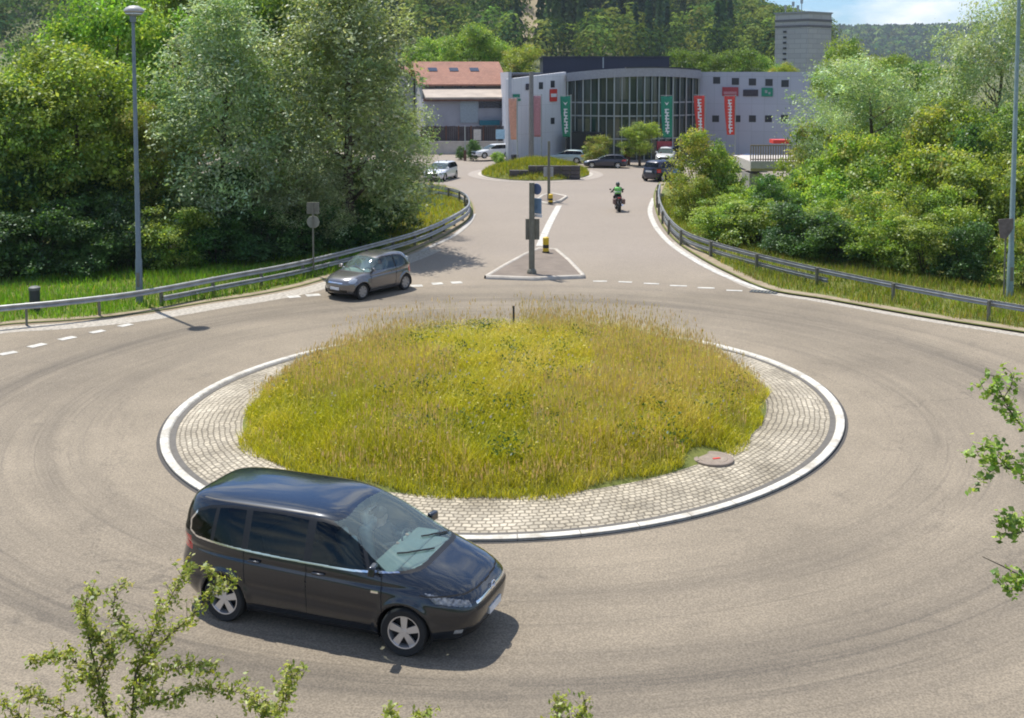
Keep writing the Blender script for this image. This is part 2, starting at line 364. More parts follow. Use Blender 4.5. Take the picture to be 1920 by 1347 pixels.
def cobbles():
    m, nt, b = new_mat('cobble_setts'); N = nt.nodes; L = nt.links.new
    uv = N.new('ShaderNodeUVMap'); uv.uv_map = 'rows'
    no = N.new('ShaderNodeTexNoise'); no.inputs['Scale'].default_value = 3.1; no.inputs['Detail'].default_value = 4; L(uv.outputs[0], no.inputs['Vector'])
    va = N.new('ShaderNodeVectorMath'); va.operation = 'MULTIPLY_ADD'; L(no.outputs['Color'], va.inputs[0]); va.inputs[1].default_value = (.20, .13, 0); L(uv.outputs[0], va.inputs[2])
    br = N.new('ShaderNodeTexBrick'); L(va.outputs[0], br.inputs['Vector'])
    br.inputs['Scale'].default_value = 1; br.inputs['Brick Width'].default_value = .15; br.inputs['Row Height'].default_value = .12
    br.inputs['Mortar Size'].default_value = .016; br.inputs['Mortar Smooth'].default_value = .5; br.inputs['Bias'].default_value = 0
    br.inputs['Color1'].default_value = (.50, .44, .335, 1); br.inputs['Color2'].default_value = (.34, .30, .23, 1); br.inputs['Mortar'].default_value = (.215, .185, .135, 1)
    n2 = N.new('ShaderNodeTexNoise'); n2.inputs['Scale'].default_value = .9; n2.inputs['Detail'].default_value = 6; L(uv.outputs[0], n2.inputs['Vector'])
    rr = N.new('ShaderNodeValToRGB'); L(n2.outputs['Fac'], rr.inputs['Fac']); rr.color_ramp.elements[0].color = (.62, .60, .56, 1); rr.color_ramp.elements[1].color = (1.25, 1.25, 1.25, 1)
    rr.color_ramp.elements[0].position = .3; rr.color_ramp.elements[1].position = .7
    mm = N.new('ShaderNodeMix'); mm.data_type = 'RGBA'; mm.blend_type = 'MULTIPLY'; mm.inputs[0].default_value = 1
    L(br.outputs['Color'], mm.inputs[6]); L(rr.outputs[0], mm.inputs[7]); L(mm.outputs[2], b.inputs['Base Color'])
    bp = N.new('ShaderNodeBump'); bp.inputs['Strength'].default_value = .9; bp.inputs['Distance'].default_value = .03; bp.invert = True
    L(br.outputs['Fac'], bp.inputs['Height']); L(bp.outputs[0], b.inputs['Normal']); b.inputs['Roughness'].default_value = .8
    return m
def soil(name, a, bcol, scale=.5):
    m, nt, b = new_mat(name); N = nt.nodes; L = nt.links.new
    g = N.new('ShaderNodeNewGeometry'); n = N.new('ShaderNodeTexNoise'); n.inputs['Scale'].default_value = scale; n.inputs['Detail'].default_value = 9; n.inputs['Roughness'].default_value = .7
    L(g.outputs['Position'], n.inputs['Vector']); r = N.new('ShaderNodeValToRGB'); L(n.outputs['Fac'], r.inputs['Fac'])
    r.color_ramp.elements[0].position = .35; r.color_ramp.elements[1].position = .65
    r.color_ramp.elements[0].color = (*a, 1); r.color_ramp.elements[1].color = (*bcol, 1)
    L(r.outputs[0], b.inputs['Base Color']); b.inputs['Roughness'].default_value = .95
    return m
def kerb_paint():
    m, nt, b = new_mat('painted_kerb'); N = nt.nodes; L = nt.links.new
    uv = N.new('ShaderNodeUVMap'); uv.uv_map = 'rows'; br = N.new('ShaderNodeTexBrick'); br.offset = 0; L(uv.outputs[0], br.inputs['Vector']); br.inputs['Scale'].default_value = 1
    br.inputs['Brick Width'].default_value = 1.0; br.inputs['Row Height'].default_value = 5; br.inputs['Mortar Size'].default_value = .012; br.inputs['Mortar Smooth'].default_value = .3
    br.inputs['Color1'].default_value = (.60, .575, .51, 1); br.inputs['Color2'].default_value = (.52, .495, .435, 1); br.inputs['Mortar'].default_value = (.27, .25, .21, 1)
    n = N.new('ShaderNodeTexNoise'); n.inputs['Scale'].default_value = 2.2; n.inputs['Detail'].default_value = 8; n.inputs['Roughness'].default_value = .75; L(uv.outputs[0], n.inputs['Vector'])
    r = N.new('ShaderNodeValToRGB'); L(n.outputs['Fac'], r.inputs['Fac']); r.color_ramp.elements[0].position = .36; r.color_ramp.elements[1].position = .55; r.color_ramp.elements[0].color = (.66, .63, .58, 1); r.color_ramp.elements[1].color = (1.08, 1.08, 1.08, 1)
    mm = N.new('ShaderNodeMix'); mm.data_type = 'RGBA'; mm.blend_type = 'MULTIPLY'; mm.inputs[0].default_value = 1; L(br.outputs['Color'], mm.inputs[6]); L(r.outputs[0], mm.inputs[7]); L(mm.outputs[2], b.inputs['Base Color']); b.inputs['Roughness'].default_value = .8
    return m
M['asphalt'] = asphalt(); M['cobbles'] = cobbles()
M['field'] = soil('field', (.05, .075, .02), (.11, .12, .04), .05)
M['turf'] = soil('turf_soil', (.085, .12, .018), (.18, .18, .04), .9)
M['dry_soil'] = soil('dry_soil', (.24, .185, .12), (.34, .28, .19), 2.0)
M['pink_pave'] = soil('island_paving', (.16, .13, .105), (.225, .185, .15), 1.2)

def sheet(name, poly, z, m, kind='structure'):
    bm = bmesh.new(); f = bm.faces.new([bm.verts.new((p[0], p[1], z)) for p in poly]); f.normal_update()
    if f.normal.z < 0: f.normal_flip()
    bmesh.ops.triangulate(bm, faces=bm.faces[:], ngon_method='EAR_CLIP')
    me = bpy.data.meshes.new(name); bm.to_mesh(me); bm.free()
    return tag(link(name, me, m), kind=kind)

sheet('ground', [(-4500, -300), (4500, -300), (4500, 6000), (-4500, 6000)], -.05, M['field'])
sheet('road', [(-75, 10.2), (75, 10.2), (75, 119), (-75, 119)], 0, M['asphalt'])

# raised ring kerb, setts apron
T = np.linspace(0, 2 * np.pi, 241)[:-1]; RO = ring_r(T)
def ring_mesh(offs_z, uvname=None):
    V = []; n = len(T)
    for off, z in offs_z: V.append(np.c_[RC[0] + (RO + off) * np.cos(T), RC[1] + (RO + off) * np.sin(T), np.full(n, z)])
    V = np.vstack(V); i = np.arange(n); j = (i + 1) % n
    Fs = np.vstack([np.stack([k * n + i, k * n + j, (k + 1) * n + j, (k + 1) * n + i], 1) for k in range(len(offs_z) - 1)])
    me = np_mesh('ring', V, Fs)
    if uvname:
        uv = me.uv_layers.new(name=uvname); li = np.empty(len(me.loops), np.int32); me.loops.foreach_get('vertex_index', li)
        vi = li % n; ringi = li // n; pol = np.arange(len(li)) // 4
        base = (pol % n)                                  # unwrap the seam
        ti = np.where((vi == 0) & (base == n - 1), n, vi)
        off = np.array([o for o, z in offs_z])[ringi]
        uv.data.foreach_set('uv', np.c_[ti / n * 2 * np.pi * 7.4, off].astype(np.float32).ravel())
    return me
tag(link('ring_kerb', ring_mesh([(-.02, 0.002), (0, .05), (-.03, .055), (-.16, .062), (-.19, .045), (-.21, .0)], 'rows'), kerb_paint(), smooth=True), 'raised white kerb ring around the setts of the roundabout island', 'kerb', kind='structure')
tag(link('ring_joint', ring_mesh([(.07, .004), (-.02, .0042)]), mat('dark_joint', (.07, .065, .06), .9)), kind='structure')
tag(link('setts_apron', ring_mesh([(-.33, .012), (-.62, .05), (-1.2, .09), (-2.4, .13)], 'rows'), M['cobbles'], smooth=True), 'sloping apron of pale stone setts', 'paving', kind='structure')
gut = ring_mesh([(-.205, .010), (-.34, .02)]); tag(link('apron_gutter', gut, mat('gutter_dark', (.13, .12, .105), .9)), kind='structure')
# raise gutter a touch above the setts
for v in gut.vertices: v.co.z += .006

# island mound
def mound_z(x, y):
    q = np.hypot(np.asarray(x) - RC[0], np.asarray(y) - RC[1]) / ((ring_r(np.arctan2(np.asarray(y) - RC[1], np.asarray(x) - RC[0]))) - 1.74)
    return .10 + .72 * np.clip(1 - q ** 2, -.2, 1) ** 1.0
gr = np.linspace(0, 1.0, 24); V = []
for q in gr:
    x = RC[0] + q * (RO - 1.74) * np.cos(T); y = RC[1] + q * (RO - 1.74) * np.sin(T); V.append(np.c_[x, y, mound_z(x, y)])
V = np.vstack(V); n = len(T); i = np.arange(n); j = (i + 1) % n
tag(link('island_mound', np_mesh('mound', V, np.vstack([np.stack([k * n + i, (k + 1) * n + i, (k + 1) * n + j, k * n + j], 1) for k in range(len(gr) - 1)])), M['turf'], smooth=True), kind='structure')

def blades(xy, z, h, w, lean, cols, seg=3, gap=.35):
    """grass blades as bent tapering strips; h, w per blade"""
    n = len(xy); az = rng.random(n) * 2 * np.pi; ln = lean * (rng.random(n) * .9 + .15) * h
    dx, dy = np.cos(az), np.sin(az); face = az + np.pi / 2 + rng.normal(0, .6, n); fx, fy = np.cos(face), np.sin(face)
    rows = []
    for k in range(seg + 1):
        t = k / seg; cx = xy[:, 0] + dx * ln * t ** 2; cy = xy[:, 1] + dy * ln * t ** 2; cz = z + h * (t - .18 * lean * t ** 2)
        ww = w * (1 - t ** 1.5) * .5 + .0012
        rows.append(np.stack([cx - fx * ww, cy - fy * ww, cz], 1)); rows.append(np.stack([cx + fx * ww, cy + fy * ww, cz], 1))
    V = np.stack(rows, 1).reshape(-1, 3); k = 2 * (seg + 1); b = np.arange(n)[:, None] * k
    Fs = np.vstack([b + np.array([2 * s, 2 * s + 1, 2 * s + 3, 2 * s + 2]) for s in range(seg)])
    return V, Fs, np.repeat(cols, k, 0)
def pick(pal, n, p=None, jit=.12):
    pal = np.array(pal, float); c = pal[rng.choice(len(pal), n, p=p)]
    return np.clip(c * (1 + rng.normal(0, jit, (n, 1))) * (1 + rng.normal(0, .05, (n, 3))), .003, .9)
def merge(parts):
    V = []; Fs = []; C = []; o = 0
    for v, f, c in parts: V.append(v); Fs.append(f + o); C.append(c); o += len(v)
    ks = sorted({f.shape[1] for f in Fs})
    return np.vstack(V), [np.vstack([f for f in Fs if f.shape[1] == k]) for k in ks], np.vstack(C)
def island_grass():
    n = 125000; q = np.sqrt(rng.random(n)); th = rng.random(n) * 2 * np.pi; rad = q * (ring_r(th) - 1.74 + .16 * np.sin(7 * th) + .1 * np.sin(17 * th + 1))
    x = RC[0] + rad * np.cos(th); y = RC[1] + rad * np.sin(th)
    hole = np.hypot(x - MANHOLE[0], (y - MANHOLE[1])) < .52
    hole |= (np.abs(x - MANHOLE[0] + .15) < .5) & (y < MANHOLE[1])
    x, y, q = x[~hole], y[~hole], q[~hole]; n = len(x)
    p1 = vnoise(x + 40, y, 1.5, 3); p2 = vnoise(x + 40, y, .55, 4); p3 = vnoise(x + 40, y, 3.1, 5)
    mixv = .38 * p1 + .25 * p2 + .33 * p3 + .10 * np.clip((x - RC[0]) / 6, -1, 1) + .06 + rng.normal(0, .15, n) + .025
    base = np.where((mixv < .36)[:, None], (.34, .34, .016), np.where((mixv < .60)[:, None], (.46, .43, .022), np.where((mixv < .80)[:, None], (.54, .46, .05), (.60, .48, .15))))
    cols = np.clip(base * (1 + rng.normal(0, .16, (n, 1))), .004, .9)
    h = (.30 + .30 * p2 + .16 * p1) * (.6 + .55 * rng.random(n)) * np.clip((1.04 - q) * 5, .45, 1)
    z = mound_z(x, y) - .02
    parts = [blades(np.c_[x, y], z, h, .011 + .006 * rng.random(n), .8, cols)]
    n5 = 26000; q5 = np.sqrt(rng.random(n5)); th = rng.random(n5) * 6.283; rad = q5 * (ring_r(th) - 1.8); x5 = RC[0] + rad * np.cos(th); y5 = RC[1] + rad * np.sin(th)
    k5 = np.hypot(x5 - MANHOLE[0], y5 - MANHOLE[1]) > .6; x5, y5, q5 = x5[k5], y5[k5], q5[k5]; n5 = len(x5); P5 = np.c_[x5, y5, mound_z(x5, y5) + (.22 + .36 * rng.random(n5) + .2 * vnoise(x5 + 40, y5, .7, 12)) * np.clip((1.05 - q5) * 5, .4, 1)]
    V5, F5 = leaf_quads(P5, np.tile([0, -.2, .4], (n5, 1)), .04 + .045 * rng.random(n5), .24, 1.2)
    c5 = np.where((vnoise(x5 + 40, y5, .9, 13) + rng.normal(0, .15, n5) < .5)[:, None], (.40, .40, .022), (.66, .53, .09)) * (1 + rng.normal(0, .2, (n5, 1))); parts.append((V5, F5, np.repeat(np.clip(c5, .01, .9), 4, 0)))
    # dry stalks with seed heads
    n2 = 15000; q2 = np.sqrt(rng.random(n2)); th = rng.random(n2) * 2 * np.pi; rad = q2 * (ring_r(th) - 1.8)
    x = RC[0] + rad * np.cos(th); y = RC[1] + rad * np.sin(th)
    k = (vnoise(x + 40, y, 1.8, 9) > .38) & (np.hypot(x - MANHOLE[0], y - MANHOLE[1]) > .8); x, y, q2 = x[k], y[k], q2[k]; n2 = len(x)
    h = (.62 + .38 * rng.random(n2)) * np.clip((1.06 - q2) * 4, .5, 1) * np.where((y > RC[1] + 1.5) & (rng.random(n2) < .3), 1.45, 1)
    z = mound_z(x, y); c = pick([(.48, .39, .17), (.54, .42, .22), (.40, .35, .11)], n2)
    parts.append(blades(np.c_[x, y], z, h, np.full(n2, .005), .22, c))
    # seed heads: little upright diamonds
    s = .035 + .03 * rng.random(n2); az = rng.random(n2) * 6.28; fx, fy = np.cos(az) * .012, np.sin(az) * .012
    cz = z + h * .93
    V = np.stack([np.c_[x, y, cz - s], np.c_[x + fx, y + fy, cz], np.c_[x, y, cz + s * 1.6], np.c_[x - fx, y - fy, cz]], 1).reshape(-1, 3)
    parts.append((V, np.arange(n2 * 4).reshape(-1, 4), np.repeat(pick([(.56, .38, .22), (.48, .34, .16)], n2), 4, 0)))
    # broad weeds in clumps, and small pale flowers
    n3 = 4200; cc = rng.random((60, 2)); cr = np.sqrt(cc[:, 0]) * 5.6; ct = cc[:, 1] * 6.28; w = rng.integers(0, 60, n3)
    x = RC[0] + cr[w] * np.cos(ct[w]) + rng.normal(0, .22, n3); y = RC[1] + cr[w] * np.sin(ct[w]) + rng.normal(0, .22, n3)
    kk = np.hypot(x - RC[0], y - RC[1]) < 6.0; x, y = x[kk], y[kk]; n3 = len(x)
    z = mound_z(x, y) + .25 + .35 * rng.random(n3); sz = .03 + .02 * rng.random(n3); a = rng.normal(0, 1, (n3, 3)); a /= np.linalg.norm(a, axis=1)[:, None]
    b_ = np.cross(a, rng.normal(0, 1, (n3, 3))); b_ /= np.linalg.norm(b_, axis=1)[:, None]; P = np.c_[x, y, z]
    V = np.stack([P - a * sz[:, None], P + b_ * sz[:, None] * .45, P + a * sz[:, None], P - b_ * sz[:, None] * .45], 1).reshape(-1, 3)
    parts.append((V, np.arange(n3 * 4).reshape(-1, 4), np.repeat(pick([(.07, .125, .02), (.10, .15, .02), (.05, .10, .03)], n3), 4, 0)))
    n4 = 420; rad = 6.0 * np.sqrt(rng.random(n4)); th = rng.random(n4) * 6.28; x = RC[0] + rad * np.cos(th); y = RC[1] + rad * np.sin(th)
    P = np.c_[x, y, mound_z(x, y) + .5 + .15 * rng.random(n4)]; s = .018 + .014 * rng.random(n4)
    V = []
    for dx, dy, dz in ((1, 0, .3), (0, .3, 1), (-1, 0, -.3), (0, -.3, -1)): V.append(P + np.c_[s * dx, s * dy, s * dz])
    parts.append((np.stack(V, 1).reshape(-1, 3), np.arange(n4 * 4).reshape(-1, 4), np.repeat(pick([(.66, .62, .56), (.60, .56, .60), (.62, .52, .30)], n4), 4, 0)))
    V, Fs, C = merge(parts)
    tag(link('island_grass', np_mesh('island_grass', V, Fs, tint=C), M['grass']), 'tall meadow grass, green to straw yellow, on the roundabout island', 'grass', kind='stuff')
MANHOLE = G(1337, 872)
island_grass()

# verges either side
LV_edge = [G(-160, 640), G(0, 613), (G(130, 604)), G(260, 591), G(400, 568), G(480, 556), G(560, 540), G(650, 514), G(740, 487), G(800, 462), G(850, 436), G(883, 408), G(886, 388), G(872, 366), G(845, 352), G(800, 346), G(740, 344)]
RV_edge = [G(1236, 343), G(1228, 358), G(1225, 375), G(1230, 400), G(1243, 427), G(1268, 455), G(1310, 484), G(1365, 513), G(1440, 545), G(1540, 562), G(1640, 580), G(1760, 601), G(1920, 626), G(2120, 660)]
LVq = spline([p[:2] for p in LV_edge], .5); RVq = spline([p[:2] for p in RV_edge], .5)
LVpoly = [tuple(p) for p in LVq] + [(-40, 83), (-75, 83), (-75, LVq[0][1] - 2)]
RVpoly = [tuple(p) for p in RVq] + [(75, RVq[-1][1] - 4), (75, 83), (30, 83)]
sheet('left_verge', LVpoly, .06, M['turf']); sheet('right_verge', RVpoly, .06, M['turf'])
def strip(name, Q, o0, o1, z0, z1, m): 
    V, Fs = ribbon(np.asarray(Q), o0, o1, z0, z1); return tag(link(name, np_mesh(name, V, Fs), m), kind='structure')
strip('left_kerb_strip', LVq, -.12, .12, .003, .066, M['dry_soil']); strip('left_shoulder', LVq, .1, .4, .065, .072, M['dry_soil'])
strip('right_shoulder', RVq, .1, .5, .065, .072, M['dry_soil'])
gutter_m = mat('gutter_setts', (.37, .335, .28), .85, var=.35, scale=9)
strip('left_gutter', LVq[:int(.42 * len(LVq))], -1.05, -.12, .004, .005, gutter_m)
strip('right_gutter', RVq[int(.55 * len(RVq)):], -.45, -.05, .004, .005, gutter_m)
# white edge kerb on the right exit
kq = spline([G(*p)[:2] for p in ((1226, 372), (1219, 392), (1222, 410), (1234, 432), (1258, 458), (1300, 487), (1355, 516), (1420, 540), (1450, 549))], .4)
V, Fs = ribbon(kq, -.14, .14, .012); tag(link('edge_line', np_mesh('edge_line', V, Fs), M['road_white']), kind='structure')
kd = spline([G(*p)[:2] for p in ((889, 402), (878, 420), (850, 443), (815, 460), (790, 472))], .4)
V, Fs = ribbon(kd, -.12, .12, .02, .02); tag(link('kerb_edge', np_mesh('kerb_edge', V, Fs), M['concrete']), kind='structure')

def line(name, px, w, z=.010, m='road_white'):
    Q = spline([G(*p)[:2] for p in px], .4); V, Fs = ribbon(Q, -w / 2, w / 2, z)
    return tag(link(name, np_mesh(name, V, Fs), M[m]), kind='structure')
def dash(px0, px1, w, z=.011):
    a = Vector(G(*px0)); b = Vector(G(*px1)); Q = np.array([a.lerp(b, t)[:2] for t in (0, .5, 1)]); V, Fs = ribbon(Q, -w / 2, w / 2, z); return V, Fs
def dashes(name, lst, w):
    V = []; Fs = []; o = 0
    for a, b in lst:
        v, f = dash(a, b, w); V.append(v); Fs.append(f + o); o += len(v)
    return tag(link(name, np_mesh(name, np.vstack(V), np.vstack(Fs)), M['road_white']), kind='structure')
dashes('yield_line', [((540, 558), (562, 556)), ((574, 555), (600, 553)), ((770, 537), (792, 536)), ((810, 533), (830, 532)), ((846, 531), (866, 530))], .42)
dashes('yield_line', [((1112, 528), (1138, 528)), ((1160, 529), (1185, 530)), ((1207, 532), (1236, 533)), ((1256, 536), (1288, 537)), ((1308, 540), (1340, 541)), ((1362, 545), (1392, 546))], .22)
dashes('yield_line', [((-60, 682), (-30, 673)), ((0, 666), (30, 660)), ((55, 652), (84, 645)), ((112, 638), (140, 632)), ((170, 625), (195, 620)), ((224, 613), (246, 608))], .3)
line('centre_line', [(1012, 462), (1020, 442), (1031, 418), (1048, 386)], .36)

# splitter islands
def island(name, px, z=.10, kerb=True):
    Q = [G(*p)[:2] for p in px]; sheet(name, Q, z, M['pink_pave'])
    P = np.array(Q + [Q[0]]); dense = np.vstack([np.linspace(P[k], P[k + 1], 8, endpoint=False) for k in range(len(P) - 1)] + [P[-1:]])
    c = dense.mean(0); mb = MB()
    area = sum(P[k][0] * P[k + 1][1] - P[k + 1][0] * P[k][1] for k in range(len(P) - 1)); s = 1 if area < 0 else -1
    n = normals2(dense) * s
    rows = [(-.02, .0), (.0, z + .02), (.02, z + .035), (-.0, z + .035)]
    V = []; 
    for off, zz in ((.10, 0.0), (.08, z + .03), (-.05, z + .04), (-.08, z - .02)): V.append(np.c_[dense + n * off, np.full(len(dense), zz)])
    V = np.vstack(V); k = len(dense); i = np.arange(k - 1)
    Fs = np.vstack([np.stack([r * k + i, r * k + i + 1, (r + 1) * k + i + 1, (r + 1) * k + i], 1) for r in range(3)])
    tag(link('splitter_kerb', np_mesh('kerb', V, Fs), M['kerb_stone']), kind='structure')
island('splitter_island', [(912, 523), (950, 500), (985, 481), (1012, 470), (1042, 472), (1066, 492), (1094, 522), (1002, 526)])
island('splitter_island', [(1003, 380), (1018, 369), (1035, 365), (1062, 371), (1050, 379), (1030, 384)])
# far roundabout island with its kerb
FC = np.array(G(1003, 320)[:2]); 
def ell(cx, cy, rx, ry, n=60): return [(cx + rx * math.cos(a), cy + ry * math.sin(a)) for a in np.linspace(0, 2 * math.pi, n, endpoint=False)]
fx0 = G(903, 326)[0]; fx1 = G(1104, 326)[0]; FIC = ((fx0 + fx1) / 2, 90.0); FIR = ((fx1 - fx0) / 2, 6.2)
sheet('far_island_kerb', ell(*FIC, FIR[0] + .3, FIR[1] + .3), .03, M['kerb_stone']); sheet('far_island_apron', ell(*FIC, FIR[0] + 1.1, FIR[1] + 1.1), .012, mat('far_apron', (.34, .295, .25), .9))
V = []; TT = np.linspace(0, 2 * np.pi, 61)[:-1]
def far_z(x, y): 
    q = np.hypot((np.asarray(x) - FIC[0]) / FIR[0], (np.asarray(y) - FIC[1]) / FIR[1]); return .08 + 1.0 * np.clip(1 - q ** 2, 0, 1)
for q in np.linspace(0, 1, 8):
    x = FIC[0] + q * FIR[0] * np.cos(TT); y = FIC[1] + q * FIR[1] * np.sin(TT); V.append(np.c_[x, y, far_z(x, y)])
V = np.vstack(V); n = 60; i = np.arange(n); j = (i + 1) % n
tag(link('far_island_mound', np_mesh('mound', V, np.vstack([np.stack([k * n + i, (k + 1) * n + i, (k + 1) * n + j, k * n + j], 1) for k in range(7)])), M['turf'], smooth=True), kind='structure')

def patch_grass(name, poly, n, hmin, hmax, w, pal, p, label, zf=lambda x, y: .05 + 0 * x, lean=.5, box=None, keep=None):
    P = np.array(poly); lo = P.min(0); hi = P.max(0)
    if box: lo = np.maximum(lo, box[:2]); hi = np.minimum(hi, box[2:])
    x = lo[0] + rng.random(n * 4) * (hi[0] - lo[0]); y = lo[1] + rng.random(n * 4) * (hi[1] - lo[1])
    k = in_poly(x, y, P)
    if keep is not None: k &= keep(x, y)
    x = x[k][:n]; y = y[k][:n]; n = len(x)
    d = vnoise(x, y, 1.6, 21); h = (hmin + (hmax - hmin) * rng.random(n)) * (.55 + .9 * d)
    c = pick(pal, n, p, .2) * (.8 + .45 * vnoise(x, y, 2.3, 22))[:, None]
    V, Fs, C = blades(np.c_[x, y], zf(x, y), h, w * (.7 + .6 * rng.random(n)), lean, c, seg=2)
    tag(link(name, np_mesh(name, V, Fs, tint=C), M['grass']), label, 'grass', kind='stuff')
dL = lambda x, y: (seg_dist(x, y, LVq[::3], False) > .15 + .45 * vnoise(x, y, .8, 31)) & (seg_dist(x, y, LVq[::3], False) < 9)
patch_grass('verge_grass', LVpoly, 42000, .12, .34, .026, [(.17, .33, .018), (.23, .38, .02), (.12, .24, .018), (.27, .25, .06)], [.38, .3, .2, .12], 'bright green verge grass under the left guardrail', box=(-34, 30, -6, 62), keep=dL)
patch_grass('verge_grass', LVpoly, 22000, .15, .4, .04, [(.32, .32, .02), (.38, .33, .03), (.22, .28, .02), (.40, .31, .08)], None, 'yellowing grass inside the bend of the left guardrail', box=(-15, 52, -2, 83), keep=lambda x, y: seg_dist(x, y, LVq[::3], False) > .6)
dR = lambda x, y: (seg_dist(x, y, RVq[::3], False) > .2 + .5 * vnoise(x, y, .8, 33)) & (seg_dist(x, y, RVq[::3], False) < 7)
patch_grass('verge_grass', RVpoly, 42000, .12, .36, .026, [(.20, .27, .022), (.26, .28, .035), (.13, .21, .02), (.32, .26, .09)], [.3, .3, .2, .2], 'dry green verge grass beneath the right guardrail', box=(8, 28, 34, 72), keep=dR)
patch_grass('far_island_grass', ell(*FIC, *FIR), 12000, .12, .4, .04, [(.30, .31, .02), (.38, .32, .03), (.21, .27, .02)], None, 'short yellow green grass on the far roundabout island', zf=far_z)

# ------------------------------------------------------------------ hills and the far wood
def sstep(a, b, x): t = np.clip((x - a) / (b - a), 0, 1); return t * t * (3 - 2 * t)
def hill_z(x, y):
    x = np.asarray(x, float); y = np.asarray(y, float)
    prof = np.clip(112 - .52 * x, 0, 190); prof = np.where(x > 150, 34 * np.exp(-(x - 150) / 75.0), prof)
    main = sstep(300, 780, y) * prof * (1 + .10 * np.sin(x * .021 + 1) + .06 * np.sin(x * .05 + y * .02)) * (1 - .5 * sstep(850, 1500, y))
    foot = sstep(135, 340, y) * (5 + 6 * sstep(60, -60, x))
    far = sstep(1500, 2250, y) * (92 + 10 * np.sin(x * .004 + 2)) * sstep(-200, 500, x) * (1 - .5 * sstep(2600, 4500, y))
    return main + foot + far - .1
nx, ny = 150, 120
gx = np.concatenate([np.linspace(-900, 500, 110), np.linspace(540, 2600, 40)]); gy = np.concatenate([np.linspace(128, 900, 80), np.linspace(940, 4500, 40)])
XX, YY = np.meshgrid(gx, gy); V = np.c_[XX.ravel(), YY.ravel(), hill_z(XX, YY).ravel()]
i = np.arange(nx - 1)[None] + nx * np.arange(ny - 1)[:, None]; i = i.ravel()
M['hill'] = soil('hill_ground', (.045, .075, .022), (.15, .15, .05), .02)
tag(link('hills', np_mesh('hills', V, np.stack([i, i + 1, i + nx + 1, i + nx], 1)), M['hill'], smooth=True), kind='structure')

def sphere_dirs(n, up=0.0):
    d = rng.normal(0, 1, (n, 3)); d[:, 2] += up; return d / np.linalg.norm(d, axis=1)[:, None]
def foliage(lobes, nclump, per, cs, ls, pal, p=None, shell=.35, up=.25, asp=.5, hang=0.0, cj=.16):
    """lobes (x,y,z,rx,ry,rz): leaf clumps spread through the outer volume of each lobe"""
    Lb = np.array(lobes, float); w = (Lb[:, 3] * Lb[:, 4] * Lb[:, 5]) ** .67; w /= w.sum()
    k = rng.choice(len(Lb), nclump, p=w); d = sphere_dirs(nclump, up)
    r = rng.random(nclump) ** shell; c = Lb[k, :3] + d * Lb[k, 3:] * r[:, None]
    ok = c[:, 2] > .15; c, d = c[ok], d[ok]; nc = len(c)
    per_n = np.maximum(4, (per * (.5 + rng.random(nc))).astype(int)); idx = np.repeat(np.arange(nc), per_n); n = len(idx)
    rad = cs * (.55 + .9 * rng.random(nc))
    o = rng.normal(0, 1, (n, 3)); o *= rad[idx][:, None] * np.array([.5, .5, .26 + hang])
    P = c[idx] + o; P[:, 2] = np.maximum(P[:, 2], .08)
    N = d[idx] * .55 + np.array([-.15, .1, .75])
    V, Fs = leaf_quads(P, N, ls * (.6 + .8 * rng.random(n)), asp, .62)
    cc = pick(pal, nc, p, cj); col = cc[idx] * (1 + rng.normal(0, .16, (n, 1)))
    return V, Fs, np.repeat(np.clip(col, .003, .9), 4, 0)

def trunk_mesh(h, r, spread, nb=9, lean=.05, seed=0, base=.0):
    rr = random.Random(seed); mb = MB(); pts = []; rad = []
    for i in range(7):
        t = i / 6; pts.append((lean * h * t * t + rr.uniform(-.04, .04) * h * .2 * (i > 0), rr.uniform(-.03, .03) * h * .3 * (i > 0), base + h * t)); rad.append(r * (1.25 - .2 * t * 4 if t < .2 else 1 - .85 * t) if i else r * 1.35)
    mb.tube(pts, rad, 9)
    for b in range(nb):
        t = .18 + .7 * b / nb; q = Vector(pts[0]).lerp(Vector(pts[-1]), t); a = rr.random() * 6.28 + b * 2.4; Lx = spread * (1.05 - .6 * t) * rr.uniform(.7, 1.1)
        e = q + Vector((math.cos(a) * Lx, math.sin(a) * Lx, Lx * rr.uniform(.4, .9))); mdp = q.lerp(e, .5) + Vector((0, 0, -.08 * Lx))
        mb.tube([q, mdp, e], [r * .45 * (1 - t * .6), r * .28 * (1 - t * .6), r * .06], 6)
        for _ in range(2):
            s = q.lerp(e, rr.uniform(.4, .8)); a2 = a + rr.uniform(-1, 1); mb.tube([s, s + Vector((math.cos(a2), math.sin(a2), .8)) * Lx * .35], [r * .14, r * .03], 5)
    return mb

SILVER = [(.20, .265, .12), (.26, .32, .165), (.15, .215, .08), (.34, .39, .25)]; SP = [.38, .27, .22, .13]
BRIGHT = [(.155, .245, .034), (.21, .30, .045), (.10, .175, .030), (.275, .345, .075)]; BP = [.38, .3, .2, .12]
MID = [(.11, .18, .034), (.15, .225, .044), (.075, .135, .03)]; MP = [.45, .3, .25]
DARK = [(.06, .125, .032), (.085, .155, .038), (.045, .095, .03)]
YELL = [(.19, .26, .035), (.245, .31, .045), (.125, .195, .030), (.28, .28, .07)]

